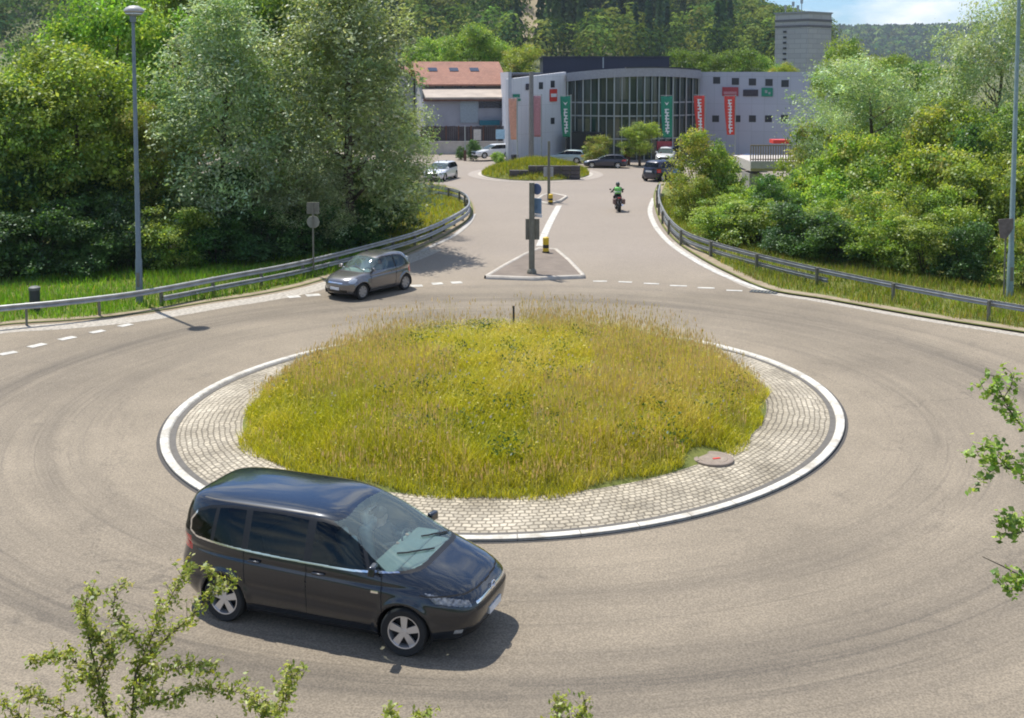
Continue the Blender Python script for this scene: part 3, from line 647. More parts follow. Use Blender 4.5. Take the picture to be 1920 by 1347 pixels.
def proto_tree(kind, seed):
    """unit tree meshes about 10 m tall: (crown mesh, trunk mesh)"""
    global rng
    keep = rng; rng = np.random.default_rng(seed); rr = random.Random(seed)
    if kind == 'poplar':        # tall upright silvery crown of many steep plumes
        lob = [(0, 0, 4.2, 2.1, 2.1, 3.6), (0, 0, 7.2, 1.1, 1.1, 3.2)]
        for k in range(15):
            a = k * 2.4; z = 1.4 + 7.2 * (k / 15); q = (2.25 if z < 4.2 else 2.25 * (1 - (z - 4.2) / 5.9)) * rr.uniform(.75, 1.1)
            lob.append((q * math.cos(a), q * math.sin(a), z, rr.uniform(.75, 1.15), rr.uniform(.75, 1.15), rr.uniform(1.1, 1.9)))
        cr = foliage(lob, 760, 52, .56, .155, SILVER, SP, .2, .35, .42, .12); tk = trunk_mesh(8.5, .2, 1.6, 12, .02, seed)
    elif kind == 'willow':      # rounded soft silvery crown
        lob = [(0, 0, 5, 2.6, 2.6, 4.2)]
        for k in range(16):
            a = k * 2.4; z = 1.6 + 6.6 * rr.random(); q = 2.9 * math.sqrt(max(.08, 1 - ((z - 4.6) / 5.2) ** 2)) * rr.uniform(.8, 1.1); lob.append((q * math.cos(a), q * math.sin(a), z, rr.uniform(.9, 1.5), rr.uniform(.9, 1.5), rr.uniform(.8, 1.5)))
        cr = foliage(lob, 760, 52, .60, .15, SILVER, SP, .2, .3, .4, .1); tk = trunk_mesh(7, .22, 2.4, 12, .04, seed)
    elif kind in ('broad', 'dark', 'yellow'):
        lob = [(0, 0, 5.6, 2.4, 2.4, 3.6)]
        for k in range(17):
            a = k * 2.4; z = 1.8 + 7.0 * rr.random(); q = 3.0 * math.sqrt(max(.06, 1 - ((z - 5) / 4.8) ** 2)) * rr.uniform(.75, 1.15); lob.append((q * math.cos(a), q * math.sin(a), z, rr.uniform(.9, 1.6), rr.uniform(.9, 1.6), rr.uniform(.6, 1.1)))
        cr = foliage(lob, 520, 56, .72, .19, {'broad': BRIGHT, 'dark': MID, 'yellow': YELL}[kind], None, .18, .3, .62); tk = trunk_mesh(7.5, .22, 2.6, 12, .04, seed)
    elif kind in ('bush', 'dark_bush', 'lime_bush'):   # about 4 m tall, leaves to the ground
        lob = [(0, 0, 1.5, 1.5, 1.5, 1.5)]
        for k in range(13):
            a = k * 2.4; z = .5 + 2.9 * rr.random(); q = 1.7 * math.sqrt(max(.05, 1 - ((z - 1.4) / 2.6) ** 2)) * rr.uniform(.7, 1.2); lob.append((q * math.cos(a), q * math.sin(a), z, rr.uniform(.5, .95), rr.uniform(.5, .95), rr.uniform(.4, .8)))
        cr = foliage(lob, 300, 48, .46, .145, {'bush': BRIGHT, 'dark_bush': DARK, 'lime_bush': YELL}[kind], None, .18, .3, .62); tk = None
        mb = MB()
        for k in range(6): a = k * 1.05; mb.tube([(0.1 * math.cos(a), .1 * math.sin(a), 0), (.5 * math.cos(a), .5 * math.sin(a), 1.3), (1.0 * math.cos(a), 1.0 * math.sin(a), 2.5)], [.05, .035, .008], 5)
        tk = mb
    me = np_mesh(kind + '_crown', *cr[:2], tint=cr[2]); rng = keep
    tm = bpy.data.meshes.new(kind + '_trunk'); tm.from_pydata(tk.v, [], tk.f); tm.materials.append(M['bark'])
    tm.polygons.foreach_set('use_smooth', np.ones(len(tm.polygons), bool))
    me.materials.append(M['silver_leaf'] if kind in ('poplar', 'willow') else M['leaf'])
    return me, tm
PROTO = {k: [proto_tree(k, s) for s in seeds] for k, seeds in dict(poplar=(1, 2), willow=(3, 4), broad=(5, 6, 16), dark=(7, 8), yellow=(9,), bush=(10, 11, 12), dark_bush=(13, 14), lime_bush=(15, 17)).items()}
UNIT_H = dict(poplar=10.6, willow=9.7, broad=9.7, dark=9.7, yellow=9.7, bush=3.75, dark_bush=3.75, lime_bush=3.75)
UNIT_W = dict(poplar=5.6, willow=7.2, broad=7.4, dark=7.4, yellow=7.4, bush=4.4, dark_bush=4.4, lime_bush=4.4)
_cnt = {}
def plant(kind, loc, h, w, label, group=None, name=None, cat=None):
    v = _cnt.get(kind, 0); _cnt[kind] = v + 1; cm, tm = PROTO[kind][v % len(PROTO[kind])]
    bushy = 'bush' in kind
    o = empty(name or ('bush' if bushy else 'tree'), loc, random.uniform(0, 6.28)); o.scale = (w / UNIT_W[kind], w / UNIT_W[kind], h / UNIT_H[kind])
    for nm, me in ((('foliage', cm), ('stems', tm)) if bushy else (('crown', cm), ('trunk', tm))):
        c = bpy.data.objects.new(nm, me); COL.objects.link(c); c.parent = o
    return tag(o, label, cat or ('bush' if bushy else 'tree'), group)
def plant_px(kind, px, Y, top, wpx, label, group=None, z=0, **k):
    """px centre column, depth Y, row of the top, width in photo pixels"""
    x = (px - 960) / F * Y; h = AT(px, top, Y)[2] - z
    return plant(kind, (x, Y, z), h, wpx * Y / F, label, group, **k)

gl = 'trees behind the left guardrail'
plant_px('poplar', 420, 48.5, -60, 285, 'tall silver green tree just right of the lamp post behind the left guardrail', gl)
plant_px('poplar', 650, 51, -120, 320, 'tallest silvery tree, standing between the lamp post and the tiled roof house', gl)
plant_px('willow', 715, 57, 130, 190, 'lower silvery tree whose branches hang over the far left exit road', gl)
plant_px('broad', 135, 48.5, 70, 300, 'bright green leafy tree left of the lamp post', gl)
plant_px('broad', 15, 47, 120, 250, 'bright green tree at the left edge above the dark bollard', gl)
plant_px('yellow', 292, 48.5, 190, 170, 'small yellow green tree directly behind the lamp post', gl)
plant_px('broad', 215, 60, -70, 260, 'tall fresh green tree rising behind the lamp head', gl)
plant_px('dark', 60, 66, 55, 190, 'dull green tree under the tan meadow at the upper left', gl)
plant_px('dark', 545, 62, -60, 240, 'dark green tree showing between the two tall silver trees', gl)
plant_px('broad', 345, 66, -100, 200, 'fresh green tree top peeping out behind the left silver tree', gl)
plant_px('willow', 560, 49, 210, 200, 'silver green young tree filling the gap between the two tall silver trees', gl)
plant_px('dark', -110, 50, 30, 300, 'green tree reaching in from beyond the left edge', gl)
gb = 'bushes under the trees at the left guardrail'
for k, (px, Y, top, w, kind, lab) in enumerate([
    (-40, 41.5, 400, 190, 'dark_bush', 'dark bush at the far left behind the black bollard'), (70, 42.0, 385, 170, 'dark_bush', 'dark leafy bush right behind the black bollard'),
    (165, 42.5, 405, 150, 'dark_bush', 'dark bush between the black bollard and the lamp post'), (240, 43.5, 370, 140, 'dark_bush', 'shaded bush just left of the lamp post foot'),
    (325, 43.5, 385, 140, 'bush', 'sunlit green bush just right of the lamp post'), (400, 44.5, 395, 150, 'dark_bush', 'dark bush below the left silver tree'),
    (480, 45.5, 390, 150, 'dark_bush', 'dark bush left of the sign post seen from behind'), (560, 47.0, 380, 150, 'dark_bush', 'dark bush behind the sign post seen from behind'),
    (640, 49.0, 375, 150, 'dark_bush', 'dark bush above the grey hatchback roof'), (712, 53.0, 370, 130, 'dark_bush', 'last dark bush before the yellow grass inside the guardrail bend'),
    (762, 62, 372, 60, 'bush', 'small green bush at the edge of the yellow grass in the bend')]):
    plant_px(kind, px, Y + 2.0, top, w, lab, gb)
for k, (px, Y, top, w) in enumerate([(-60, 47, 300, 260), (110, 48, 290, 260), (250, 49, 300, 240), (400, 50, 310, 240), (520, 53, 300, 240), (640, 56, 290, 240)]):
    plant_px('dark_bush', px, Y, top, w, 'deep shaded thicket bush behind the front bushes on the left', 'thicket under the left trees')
gr_ = 'trees behind the right guardrail'
plant_px('willow', 1640, 62, 95, 290, 'broad silvery willow tree in front of the concrete tower', gr_)
plant_px('willow', 1560, 59, 185, 130, 'small pale silver willow at the right end of the grey building', gr_)
plant_px('broad', 1592, 78, 55, 110, 'green tree beside the concrete tower', gr_)
plant_px('dark', 1768, 66, 108, 130, 'dark green tree between the willow and the tall silver tree at right', gr_)
plant_px('willow', 1870, 60, -60, 250, 'tall silver green tree at the right edge beside the tall pole', gr_)
plant_px('dark', 1930, 52, 190, 200, 'dull green tree at the right edge behind the tall pole', gr_)
plant_px('broad', 1820, 57, 180, 170, 'mid green tree in front of the tall silver tree at right', gr_)
gq = 'bushes on the bank behind the right guardrail'
spots = [(1312, 67.5, 252, 120, 'lime_bush', 'round green bush at the far end of the right guardrail'), (1362, 66, 268, 85, 'bush', 'green bush left of the small bridge'),
    (1300, 60.5, 330, 75, 'lime_bush', 'light bush hugging the start of the right guardrail'),
    (1358, 53, 372, 120, 'bush', 'low green bush behind the bend of the right guardrail'), (1432, 52, 352, 140, 'bush', 'bright bush below the small bridge'),
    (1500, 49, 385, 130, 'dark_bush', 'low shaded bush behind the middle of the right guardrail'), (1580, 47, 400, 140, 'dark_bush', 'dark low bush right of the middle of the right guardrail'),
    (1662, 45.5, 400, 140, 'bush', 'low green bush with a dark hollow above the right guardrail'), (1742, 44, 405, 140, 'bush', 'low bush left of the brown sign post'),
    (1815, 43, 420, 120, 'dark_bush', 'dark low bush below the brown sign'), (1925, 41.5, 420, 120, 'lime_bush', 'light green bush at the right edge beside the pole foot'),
    (1490, 56, 336, 120, 'lime_bush', 'yellow green bush hiding the right end of the small bridge'), (1570, 54, 285, 170, 'bush', 'large bright bush in the middle of the bank'),
    (1665, 51, 300, 190, 'bush', 'large bright bush right of the middle of the bank'), (1760, 50, 285, 180, 'lime_bush', 'yellow tinged bush on the bank left of the pole'), (1860, 48, 290, 180, 'bush', 'green bush on the bank behind the pole'),
    (1545, 60, 235, 140, 'lime_bush', 'pale green bush below the small silver willow'), (1640, 58, 215, 190, 'bush', 'upper green bush below the broad willow'), (1735, 57, 215, 180, 'lime_bush', 'yellow green upper bush below the dark tree'),
    (1850, 54, 215, 180, 'bush', 'upper bush below the tall silver tree'), (1950, 47, 300, 150, 'lime_bush', 'bush cut by the right edge above the pole foot')]
spots += [(1400, 57, 345, 110, 'bush', 'green bush in front of the bridge pier'), (1460, 53, 330, 110, 'dark_bush', 'shaded bush right of the bridge pier'), (1530, 57.5, 262, 120, 'bush', 'green bush just under the small silver willow'),
    (1615, 54.5, 262, 150, 'lime_bush', 'yellowish bush at the heart of the bank'), (1700, 54, 250, 150, 'bush', 'green bush between the heart of the bank and the dark tree'), (1795, 52, 245, 150, 'dark_bush', 'darker green bush left of the tall right pole'),
    (1895, 50, 235, 150, 'bush', 'green bush right of the tall right pole'), (1545, 50.5, 350, 120, 'bush', 'small bush low in the middle of the bank'), (1630, 48.5, 362, 120, 'lime_bush', 'small yellowish bush low on the bank'),
    (1705, 47, 352, 120, 'bush', 'small bush low on the bank near the brown sign'), (1785, 46, 350, 120, 'bush', 'small bush low on the bank touching the brown sign')]
for px, Y, top, w, kind, lab in spots: plant_px(kind, px, Y, top, w, lab, gq)

# pale meadow and a bare slope showing between the hill trees
for nm, u0, u1, y0, y1, m in (('meadow', -20, 150, 555, 730, ((.30, .25, .10), (.42, .34, .16))), ('bare_slope', 972, 1034, 392, 505, ((.24, .20, .12), (.34, .27, .17)))):
    uu, yy = np.meshgrid(np.linspace(u0, u1, 14), np.linspace(y0, y1, 14)); uu = uu + 6 * np.sin(yy * .09); xx = (uu - 960) / F * yy
    V = np.c_[xx.ravel(), yy.ravel(), hill_z(xx, yy).ravel() + 1.2]; i = (np.arange(13)[None] + 14 * np.arange(13)[:, None]).ravel()
    tag(link(nm, np_mesh(nm, V, np.stack([i, i + 1, i + 15, i + 14], 1)), soil(nm, *m, .05), smooth=True), kind='structure')

# trees round the buildings
gf = 'trees standing round the far buildings'
plant_px('broad', 890, 150, 45, 130, 'round green tree behind the tiled roof', gf, z=1); plant_px('yellow', 972, 146, 82, 100, 'yellow green tree between the house and the grey building', gf, z=1)
plant_px('broad', 800, 170, 60, 90, 'green tree behind the left end of the tiled roof', gf, z=1)
plant_px('dark', 1292, 140, 84, 100, 'light green tree rising behind the curved glass roof edge', gf); plant_px('dark', 1392, 150, 88, 110, 'olive tree behind the right wing roof', gf)
plant_px('dark', 1345, 158, 96, 90, 'dark round tree behind the right wing roof', gf); plant_px('yellow', 1470, 140, 116, 62, 'bright yellow green tree crown at the foot of the tower', gf)
plant_px('broad', 1440, 152, 100, 70, 'mid green tree left of the tower', gf); plant_px('dark', 1700, 96, 112, 150, 'dark green tree crown below the bluish ridge', gf); plant_px('broad', 1655, 118, 100, 100, 'green tree crown right of the tower under the skyline ridge', gf)
plant_px('broad', 1200, 98, 224, 72, 'green street tree in front of the glass front', gf, name='tree')
plant_px('lime_bush', 1122, 97.5, 258, 56, 'lime green shrub in front of the dark entrance', gf, name='shrub')
plant_px('dark_bush', 887, 104, 262, 30, 'narrow conical evergreen beside the car park', gf, name='conical_shrub'); plant_px('bush', 935, 100, 279, 26, 'small round clipped shrub in front of the white van', gf, name='round_shrub')
plant_px('dark_bush', 864, 105, 276, 20, 'tiny dark shrub left of the conical evergreen', gf, name='shrub')

# far wood: conifers and broadleaves merged into one mass, plus a row of single conifers
def far_tree_parts(x, y, z, h, w, con, n, ls):
    m = len(x); idx = np.repeat(np.arange(m), n); N = len(idx); t = rng.random(N); a = rng.random(N) * 6.28
    cone = con[idx]
    zz = np.where(cone, .08 + .92 * t, .2 + .8 * t ** .7)
    prof = np.where(cone, (1.02 - zz) * .95, np.sqrt(np.clip(1 - ((zz - .55) / .5) ** 2, .02, 1)))
    rr_ = prof * w[idx] * .5 * (.8 + .3 * rng.random(N)); bump = 1 + .25 * np.sin(a * 3 + idx) * np.where(cone, .4, 1)
    P = np.c_[x[idx] + rr_ * bump * np.cos(a), y[idx] + rr_ * bump * np.sin(a), z[idx] + zz * h[idx]]
    Nn = np.c_[np.cos(a), np.sin(a), np.where(cone, .45, (zz - .3) * 2.2)]
    V, Fs = leaf_quads(P, Nn, ls * h[idx] * (.7 + .6 * rng.random(N)), .8, .3)
    base = np.where(con[:, None], pick([(.035, .075, .05), (.045, .09, .05), (.055, .10, .045)], m, None, .15), pick([(.10, .18, .04), (.15, .22, .045), (.06, .12, .035), (.17, .21, .055), (.045, .095, .035)], m, None, .28))
    return V, Fs, np.repeat(np.clip(base[idx] * (1 + rng.normal(0, .15, (N, 1))), .004, .9), 4, 0)
def conifer_zone(x, y):
    u = x / y * F + 960; return .75 * vnoise(u, y * .3, 45, 41) + .35 * vnoise(u, y * .4, 17, 43) - .05 + .55 * np.exp(-((u - 1180) / 230) ** 2 - ((y - 520) / 130) ** 2) + .5 * np.exp(-((u - 760) / 90) ** 2 - ((y - 480) / 140) ** 2)
def scatter(n, x0, x1, y0, y1):
    return x0 + rng.random(n) * (x1 - x0), y0 + rng.random(n) * (y1 - y0)
def clearing(x, y):
    u = x / y * F + 960
    return ((np.abs(u - 1005) < 24) & (y > 400) & (y < 500)) | ((u < 140) & (u > 20) & (y > 560) & (y < 720)) | ((u > 1080) & (u < 1130) & (y > 395) & (y < 440))
x, y = scatter(11000, -380, 300, 340, 900); k = (x > -y * .56) & (x / y * F + 960 < 1545) & ~clearing(x, y) & (rng.random(11000) < np.where(y < 400, .6, .9)); x, y = x[k], y[k]
con = (conifer_zone(x, y) + rng.normal(0, .14, len(x)) > .90) & (x / y * F + 960 < 1370); h = np.where(con, 21 + 7 * rng.random(len(x)), 11 + 6 * rng.random(len(x))); w = np.where(con, 5.5 + 2 * rng.random(len(x)), 8 + 4 * rng.random(len(x)))
order = np.argsort(np.hypot(x, y))
V, Fs, C = far_tree_parts(x, y, hill_z(x, y) - .5, h, w * .88, con, 130, .085)
M['far_leaf'] = leaf_mat('far_leaf', .3, .0, 0, 1.0)
tag(link('hillside_forest', np_mesh('hillside_forest', V, Fs, tint=C), M['far_leaf']), 'mixed forest covering the hill behind the buildings', 'forest', kind='stuff')
x, y = scatter(5200, 480, 1150, 1750, 2500); h = 14 + 7 * rng.random(5200); w = 11 + 6 * rng.random(5200)
V, Fs, C = far_tree_parts(x, y, hill_z(x, y) - .5, h, w, rng.random(5200) < .55, 26, .3)
tag(link('distant_forest', np_mesh('distant_forest', V, Fs, tint=C), M['far_leaf']), 'bluish wooded ridge on the skyline right of the tower', 'forest', kind='stuff')

# ------------------------------------------------------------------ buildings
def ribbed(name, c, pitch=.25, var=.06, rough=.55):
    """wall cladding with fine vertical joints"""
    m, nt, b = new_mat(name); N = nt.nodes; L = nt.links.new
    t = N.new('ShaderNodeTexCoord'); w = N.new('ShaderNodeTexBrick'); w.offset = 0
    mp = N.new('ShaderNodeMapping'); L(t.outputs['UV'], mp.inputs['Vector']); L(mp.outputs[0], w.inputs['Vector'])
    w.inputs['Scale'].default_value = 1; w.inputs['Brick Width'].default_value = 1.2; w.inputs['Row Height'].default_value = 2.6; w.inputs['Mortar Size'].default_value = .015
    w.inputs['Color1'].default_value = (*c, 1); w.inputs['Color2'].default_value = (*[x * (1 - var) for x in c], 1); w.inputs['Mortar'].default_value = (*[x * .72 for x in c], 1)
    L(w.outputs['Color'], b.inputs['Base Color']); b.inputs['Roughness'].default_value = rough
    return m
def wall_quad(mb, a, b, z0, z1, th=.3):
    a = Vector(a); b = Vector(b); d = b - a; L = d.length; rz = math.atan2(d.y, d.x); c = (a + b) / 2
    n = Vector((-math.sin(rz), math.cos(rz)))
    mb.box((c.x + n.x * th / 2, c.y + n.y * th / 2, (z0 + z1) / 2), (L, th, z1 - z0), rz)
def add_uv(o, sx=1.0):
    """box-project metres onto a UV map"""
    me = o.data; uv = me.uv_layers.new(name='metres')
    for p in me.polygons:
        n = p.normal
        for li in p.loop_indices:
            v = me.vertices[me.loops[li].vertex_index].co
            if abs(n.z) > .7: uv.data[li].uv = (v.x, v.y)
            else:
                t = Vector((-n.y, n.x, 0)).normalized(); uv.data[li].uv = (v.dot(t) * sx, v.z)
    return o
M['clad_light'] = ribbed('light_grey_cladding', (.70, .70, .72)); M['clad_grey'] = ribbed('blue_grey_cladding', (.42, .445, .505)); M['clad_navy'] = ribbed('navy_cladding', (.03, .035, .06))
M['fascia'] = mat('fascia_grey', (.30, .30, .32), .6); M['roof_felt'] = mat('roof_felt', (.07, .07, .08), .9)
def facade_glass():
    m, nt, b = new_mat('facade_glass'); N = nt.nodes; L = nt.links.new
    t = N.new('ShaderNodeTexCoord'); v = N.new('ShaderNodeTexBrick'); v.offset = 0; L(t.outputs['UV'], v.inputs['Vector'])
    v.inputs['Scale'].default_value = 1; v.inputs['Brick Width'].default_value = 1.0; v.inputs['Row Height'].default_value = 1.9; v.inputs['Mortar Size'].default_value = 0
    v.inputs['Color1'].default_value = (.02, .04, .042, 1); v.inputs['Color2'].default_value = (.17, .17, .12, 1)
    n = N.new('ShaderNodeTexNoise'); n.inputs['Scale'].default_value = .35; n.inputs['Detail'].default_value = 3; L(t.outputs['UV'], n.inputs['Vector'])
    mm = N.new('ShaderNodeMix'); mm.data_type = 'RGBA'; mm.inputs[7].default_value = (.02, .04, .045, 1); L(n.outputs['Fac'], mm.inputs[0]); L(v.outputs['Color'], mm.inputs[6])
    L(mm.outputs[2], b.inputs['Base Color']); b.inputs['Roughness'].default_value = .08; b.inputs['Specular IOR Level'].default_value = .8
    return m
M['facade_glass'] = facade_glass()
M['win_dark'] = mat('dark_window_glass', (.015, .02, .035), .08, var=.3, spec=.8)
M['alu'] = mat('aluminium', (.34, .37, .37), .4, .3, .08)

PB = dict(A=AT(953, 290, 100)[:2], B=AT(1061, 290, 107)[:2], C=AT(1311, 290, 109)[:2], D=AT(1575, 290, 104)[:2])
TOP = 8.25
grey = empty('office_building', (8, 108, 0)); tag(grey, 'grey clad showroom building with concave glass front between two wings', 'building')
def part(mb, name, m, parent, **k):
    o = mb.build(name, m, None, **k); w = parent.matrix_world if False else None
    o.parent = parent; o.matrix_parent_inverse = Matrix.Translation(-Vector(parent.location)); return o
ctr = Vector(((PB['B'][0] + PB['C'][0]) / 2, (PB['B'][1] + PB['C'][1]) / 2))
arc = []
for t in np.linspace(0, 1, 25):
    p = Vector(PB['B']).lerp(Vector(PB['C']), t); arc.append((p.x, p.y - 3.0 * (1 - (2 * t - 1) ** 2)))
def poly_walls(mb, pts, z0, z1, th=.3):
    for a, b in zip(pts[:-1], pts[1:]): wall_quad(mb, a, b, z0, z1, th)
mb = MB(); wall_quad(mb, PB['A'], PB['B'], 0, TOP)
mb.v = [(x, y, z if z < 1 or x > 2 else z - .65) for x, y, z in mb.v]; mb2 = MB()
wall_quad(mb2, PB['C'], PB['D'], 0, TOP)
back = [(PB['A'][0] - 1.0, PB['A'][1] + 26), (PB['D'][0] + 3.0, PB['D'][1] + 30)]
mb3 = MB(); wall_quad(mb3, back[0], PB['A'], 0, TOP - .02); wall_quad(mb3, PB['D'], back[1], 0, TOP - .02); wall_quad(mb3, back[1], back[0], 0, TOP - .02)
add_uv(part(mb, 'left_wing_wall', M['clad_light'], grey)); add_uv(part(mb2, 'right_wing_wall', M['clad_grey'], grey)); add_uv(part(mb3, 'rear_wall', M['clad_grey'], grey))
mb = MB(); ring = [PB['A']] + arc + [PB['D']] + [back[1], back[0]]
mb.prism([(x, y + .35) for x, y in arc + [PB['D']]] + [back[1], back[0]][0:2], TOP - .35, TOP - .12); part(mb, 'roof', M['roof_felt'], grey)
# curved glass, mullions, fascia
ARX = (PB['B'][0] + PB['C'][0]) / 2 + 1.2; ARH = (PB['C'][0] - PB['B'][0]) / 2
def arched(mb): mb.v = [(x, y, z + .36 * (1 - ((x - ARX) / ARH) ** 2) - .12) for x, y, z in mb.v]; return mb
gz0, gz1 = .0, TOP - .25
mb = MB(); poly_walls(mb, [(x, y + .12) for x, y in arc], gz0, gz1, .06); cw = add_uv(part(mb, 'curtain_wall', M['facade_glass'], grey))
mb = MB(); dn = [(PB['B'][0] * (1 - t) + PB['C'][0] * t, PB['B'][1] * (1 - t) + PB['C'][1] * t - 3.0 * (1 - (2 * t - 1) ** 2)) for t in np.linspace(0.01, .99, 19)]
for k, (x, y) in enumerate(dn): mb.box((x, y - .02, (gz0 + gz1) / 2), (.07 if k % 2 else .12, .2, gz1 - gz0))
part(mb, 'mullions', M['alu'], grey)
for z in (1.9, 4.05, 5.3):
    mb = MB(); poly_walls(mb, [(x, y + .0) for x, y in arc], z, z + .13, .1); part(mb, 'transom', M['alu'], grey)
mb = MB(); poly_walls(mb, [(x, y - .45) for x, y in arc], TOP - .66, TOP + .14, .9); part(arched(mb), 'roof_fascia', M['fascia'], grey)
mb = MB(); poly_walls(mb, [(x, y - .5) for x, y in arc[10:]], TOP + .14, TOP + .26, 1.0); part(arched(mb), 'roof_edge', M['dark'], grey)
mb = MB(); p = AT(1085, 290, 106.2); mb.box((p[0] + .6, p[1] - .2, 1.3), (3.4, 2.2, 2.6)); part(mb, 'entrance_porch', mat('entrance_dark', (.012, .014, .02), .3), grey)
def on_wall(a, b, px, z):
    """point of the wall line a-b seen in column px"""
    k = (px - 960) / F; a = Vector(a); b = Vector(b); d = b - a; t = (k * a.y - a.x) / (d.x - k * d.y); p = a + d * t
    return Vector((p.x, p.y, z)), math.atan2(d.y, d.x)
def zrow(py, Y): return AT(960, py, Y)[2]
def wall_box(mb, wall, px, py, w, h, dep=.12, out=.04):
    p, rz = on_wall(*wall, px, 0); z = zrow(py, p.y); n = Vector((math.sin(rz), -math.cos(rz), 0)); c = p + n * (out - dep / 2); mb.box((c.x, c.y, z), (w, dep, h), rz); return p, rz, z, n
LW, RW = (PB['A'], PB['B']), (PB['C'], PB['D'])
def window(wall, px, py, w, h):
    mb = MB(); wall_box(mb, wall, px, py, w + .14, h + .14, .1, .025); f = part(mb, 'window', M['dark'], grey)
    mb = MB(); wall_box(mb, wall, px, py, w, h, .04, .045); g = mb.build('pane', M['win_dark']); g.parent = f; g.matrix_parent_inverse = Matrix.Translation(-Vector(grey.location))
for px, py in ((1014, 161), (1036, 158)): window(LW, px, py, .48, .5)
window(LW, 1036, 227, .45, .45)
for px, py in ((1343, 151), (1378, 153), (1410, 154), (1441, 155), (1471, 157)): window(RW, px, py, .55, .52)
for px, py in ((1342, 223), (1382, 223), (1411, 223), (1441, 223), (1471, 222)): window(RW, px, py, .52, .5)

# signs on the wings: lettering in the photograph is only a blur, so bands of the same colours
M['red'] = mat('sign_red', (.62, .05, .035), .5); M['green'] = mat('sign_green', (.01, .22, .13), .5); M['sign_white'] = mat('sign_white', (.72, .72, .72), .5); M['brown_dark'] = mat('sign_brown', (.045, .04, .05), .6); M['dull_red'] = mat('sign_dull_red', (.34, .05, .06), .6)
M['salmon'] = mat('salmon_cloth', (.66, .33, .24), .8); M['pink_cloth'] = mat('pink_cloth', (.45, .22, .24), .8)
def wall_sign(wall, px, py, w, h, m, label, bands=(), name='wall_sign'):
    p, rz, z, n = wall_box(MB(), wall, px, py, 1, 1)
    o = empty(name, p + n * .05 + Vector((0, 0, z)), rz); tag(o, label, 'sign')
    mb = MB(); mb.box((0, -.03, 0), (w, .06, h)); mb.build('panel', M[m], o)
    for k, (x0, x1, z0, z1, mm) in enumerate(bands):
        mb = MB(); mb.box(((x0 + x1) / 2 * w, -.066, (z0 + z1) / 2 * h), ((x1 - x0) * w, .012, (z1 - z0) * h)); mb.build('emblem', M[mm], o)
    return o
wall_sign(LW, 1036.5, 179, 1.1, 1.15, 'red', 'red and white square sign on the left wing', [(-.42, .42, -.14, .14, 'sign_white')])
wall_sign(LW, 967, 180, .95, .30, 'green', 'green bar sign at the left end of the grey building'); wall_sign(LW, 972, 187.5, .4, .2, 'green', 'short green sign under the green bar sign')
wall_sign(LW, 989, 163, .6, .55, 'brown_dark', 'small dark plate beside the tall pole on the left wing')
wall_sign(RW, 1369, 172, 1.55, .85, 'dull_red', 'dull red sign on the right wing above the red banner', [(-.4, .4, -.3, .0, 'pink_cloth')])
wall_sign(RW, 1407, 174.5, 1.42, .62, 'brown_dark', 'dark rectangular sign on the right wing'); wall_sign(RW, 1438, 173, 1.05, .82, 'green', 'green square sign with pale emblem on the right wing', [(-.2, .02, -.1, .22, 'alu'), (.12, .3, -.25, .0, 'alu')])

def banner(px, ytop, ybot, Y, wpx, m, label, letters=True, slant=0.0):
    """tall flag hung from a pole"""
    top = AT(px, ytop, Y); bot = AT(px, ybot, Y); w = wpx * Y / F; H = top[2] - bot[2]
    o = empty('banner_flag', (top[0], Y, 0)); tag(o, label, 'flag', 'tall banner flags in front of the grey building')
    mb = MB(); mb.tube([(w / 2 + .06, 0, 0), (w / 2 + .06, 0, top[2] + .15)], .05, 8); mb.tube([(w / 2 + .06, 0, top[2] + .08), (-w / 2, 0, top[2] + .08)], .025, 6); mb.build('pole', M['alu'], o, True)
    n, k = 14, 5; V = []; 
    for i in range(n + 1):
        t = i / n; z = top[2] - H * t; wl = -w / 2 + slant * w * t ** 1.6
        for j in range(k + 1):
            s = j / k; x = wl + (w / 2 - wl) * s
            V.append((x, .05 * math.sin(s * 5 + t * 6) * (1 - .6 * s) - .02, z))
    Fs = [(i * (k + 1) + j, i * (k + 1) + j + 1, (i + 1) * (k + 1) + j + 1, (i + 1) * (k + 1) + j) for i in range(n) for j in range(k)]
    b = MB(); b.add(V, Fs); f = b.build('cloth', M[m], o, True); sl = f.modifiers.new('thickness', 'SOLIDIFY'); sl.thickness = .012
    if letters:
        r_ = random.Random(px); b = MB(); zz = top[2] - H * (.10 if m == 'red' else .32)
        if m == 'green': b.prism([(-.22, top[2] - H * .13), (0, top[2] - H * .17), (.22, top[2] - H * .13), (.05, top[2] - H * .2), (0, top[2] - H * .22), (-.05, top[2] - H * .2)], .0, .012, Matrix.Translation((0, -.09, 0)) @ Matrix.Rotation(R(90), 4, 'X'))
        end = top[2] - H * .92; hh = .34
        while zz > end:
            q = slant * w * .5 * ((top[2] - zz) / H) ** 1.6; ww = w * .36
            b.box((q, -.1, zz), (ww, .012, hh * .34)); b.box((q - ww * .33 + r_.random() * ww * .6, -.1, zz - hh * .42), (ww * .34, .012, hh * .5)); zz -= hh * .84
        b.build('lettering', M['sign_white'], o)
    return o
banner(1060, 181, 257, 102.6, 19, 'green', 'green banner flag at the left edge of the glass front', True, .25)
banner(1250, 181, 258, 102.4, 22, 'green', 'green banner flag before the right half of the glass front', True, .2)
banner(1311, 180, 252, 103.5, 20, 'red', 'red banner flag with white lettering where glass meets right wing', True, .35)
banner(1368, 181, 253, 104, 20, 'red', 'red banner flag with white lettering in front of the right wing', True, .3)
banner(961, 185, 262, 98, 15, 'salmon', 'faded salmon banner flag at the left corner of the grey building', False, .3)
banner(1007, 180, 257, 101, 14, 'pink_cloth', 'dull pink banner flag beside the tall pole on the left wing', False, .1)
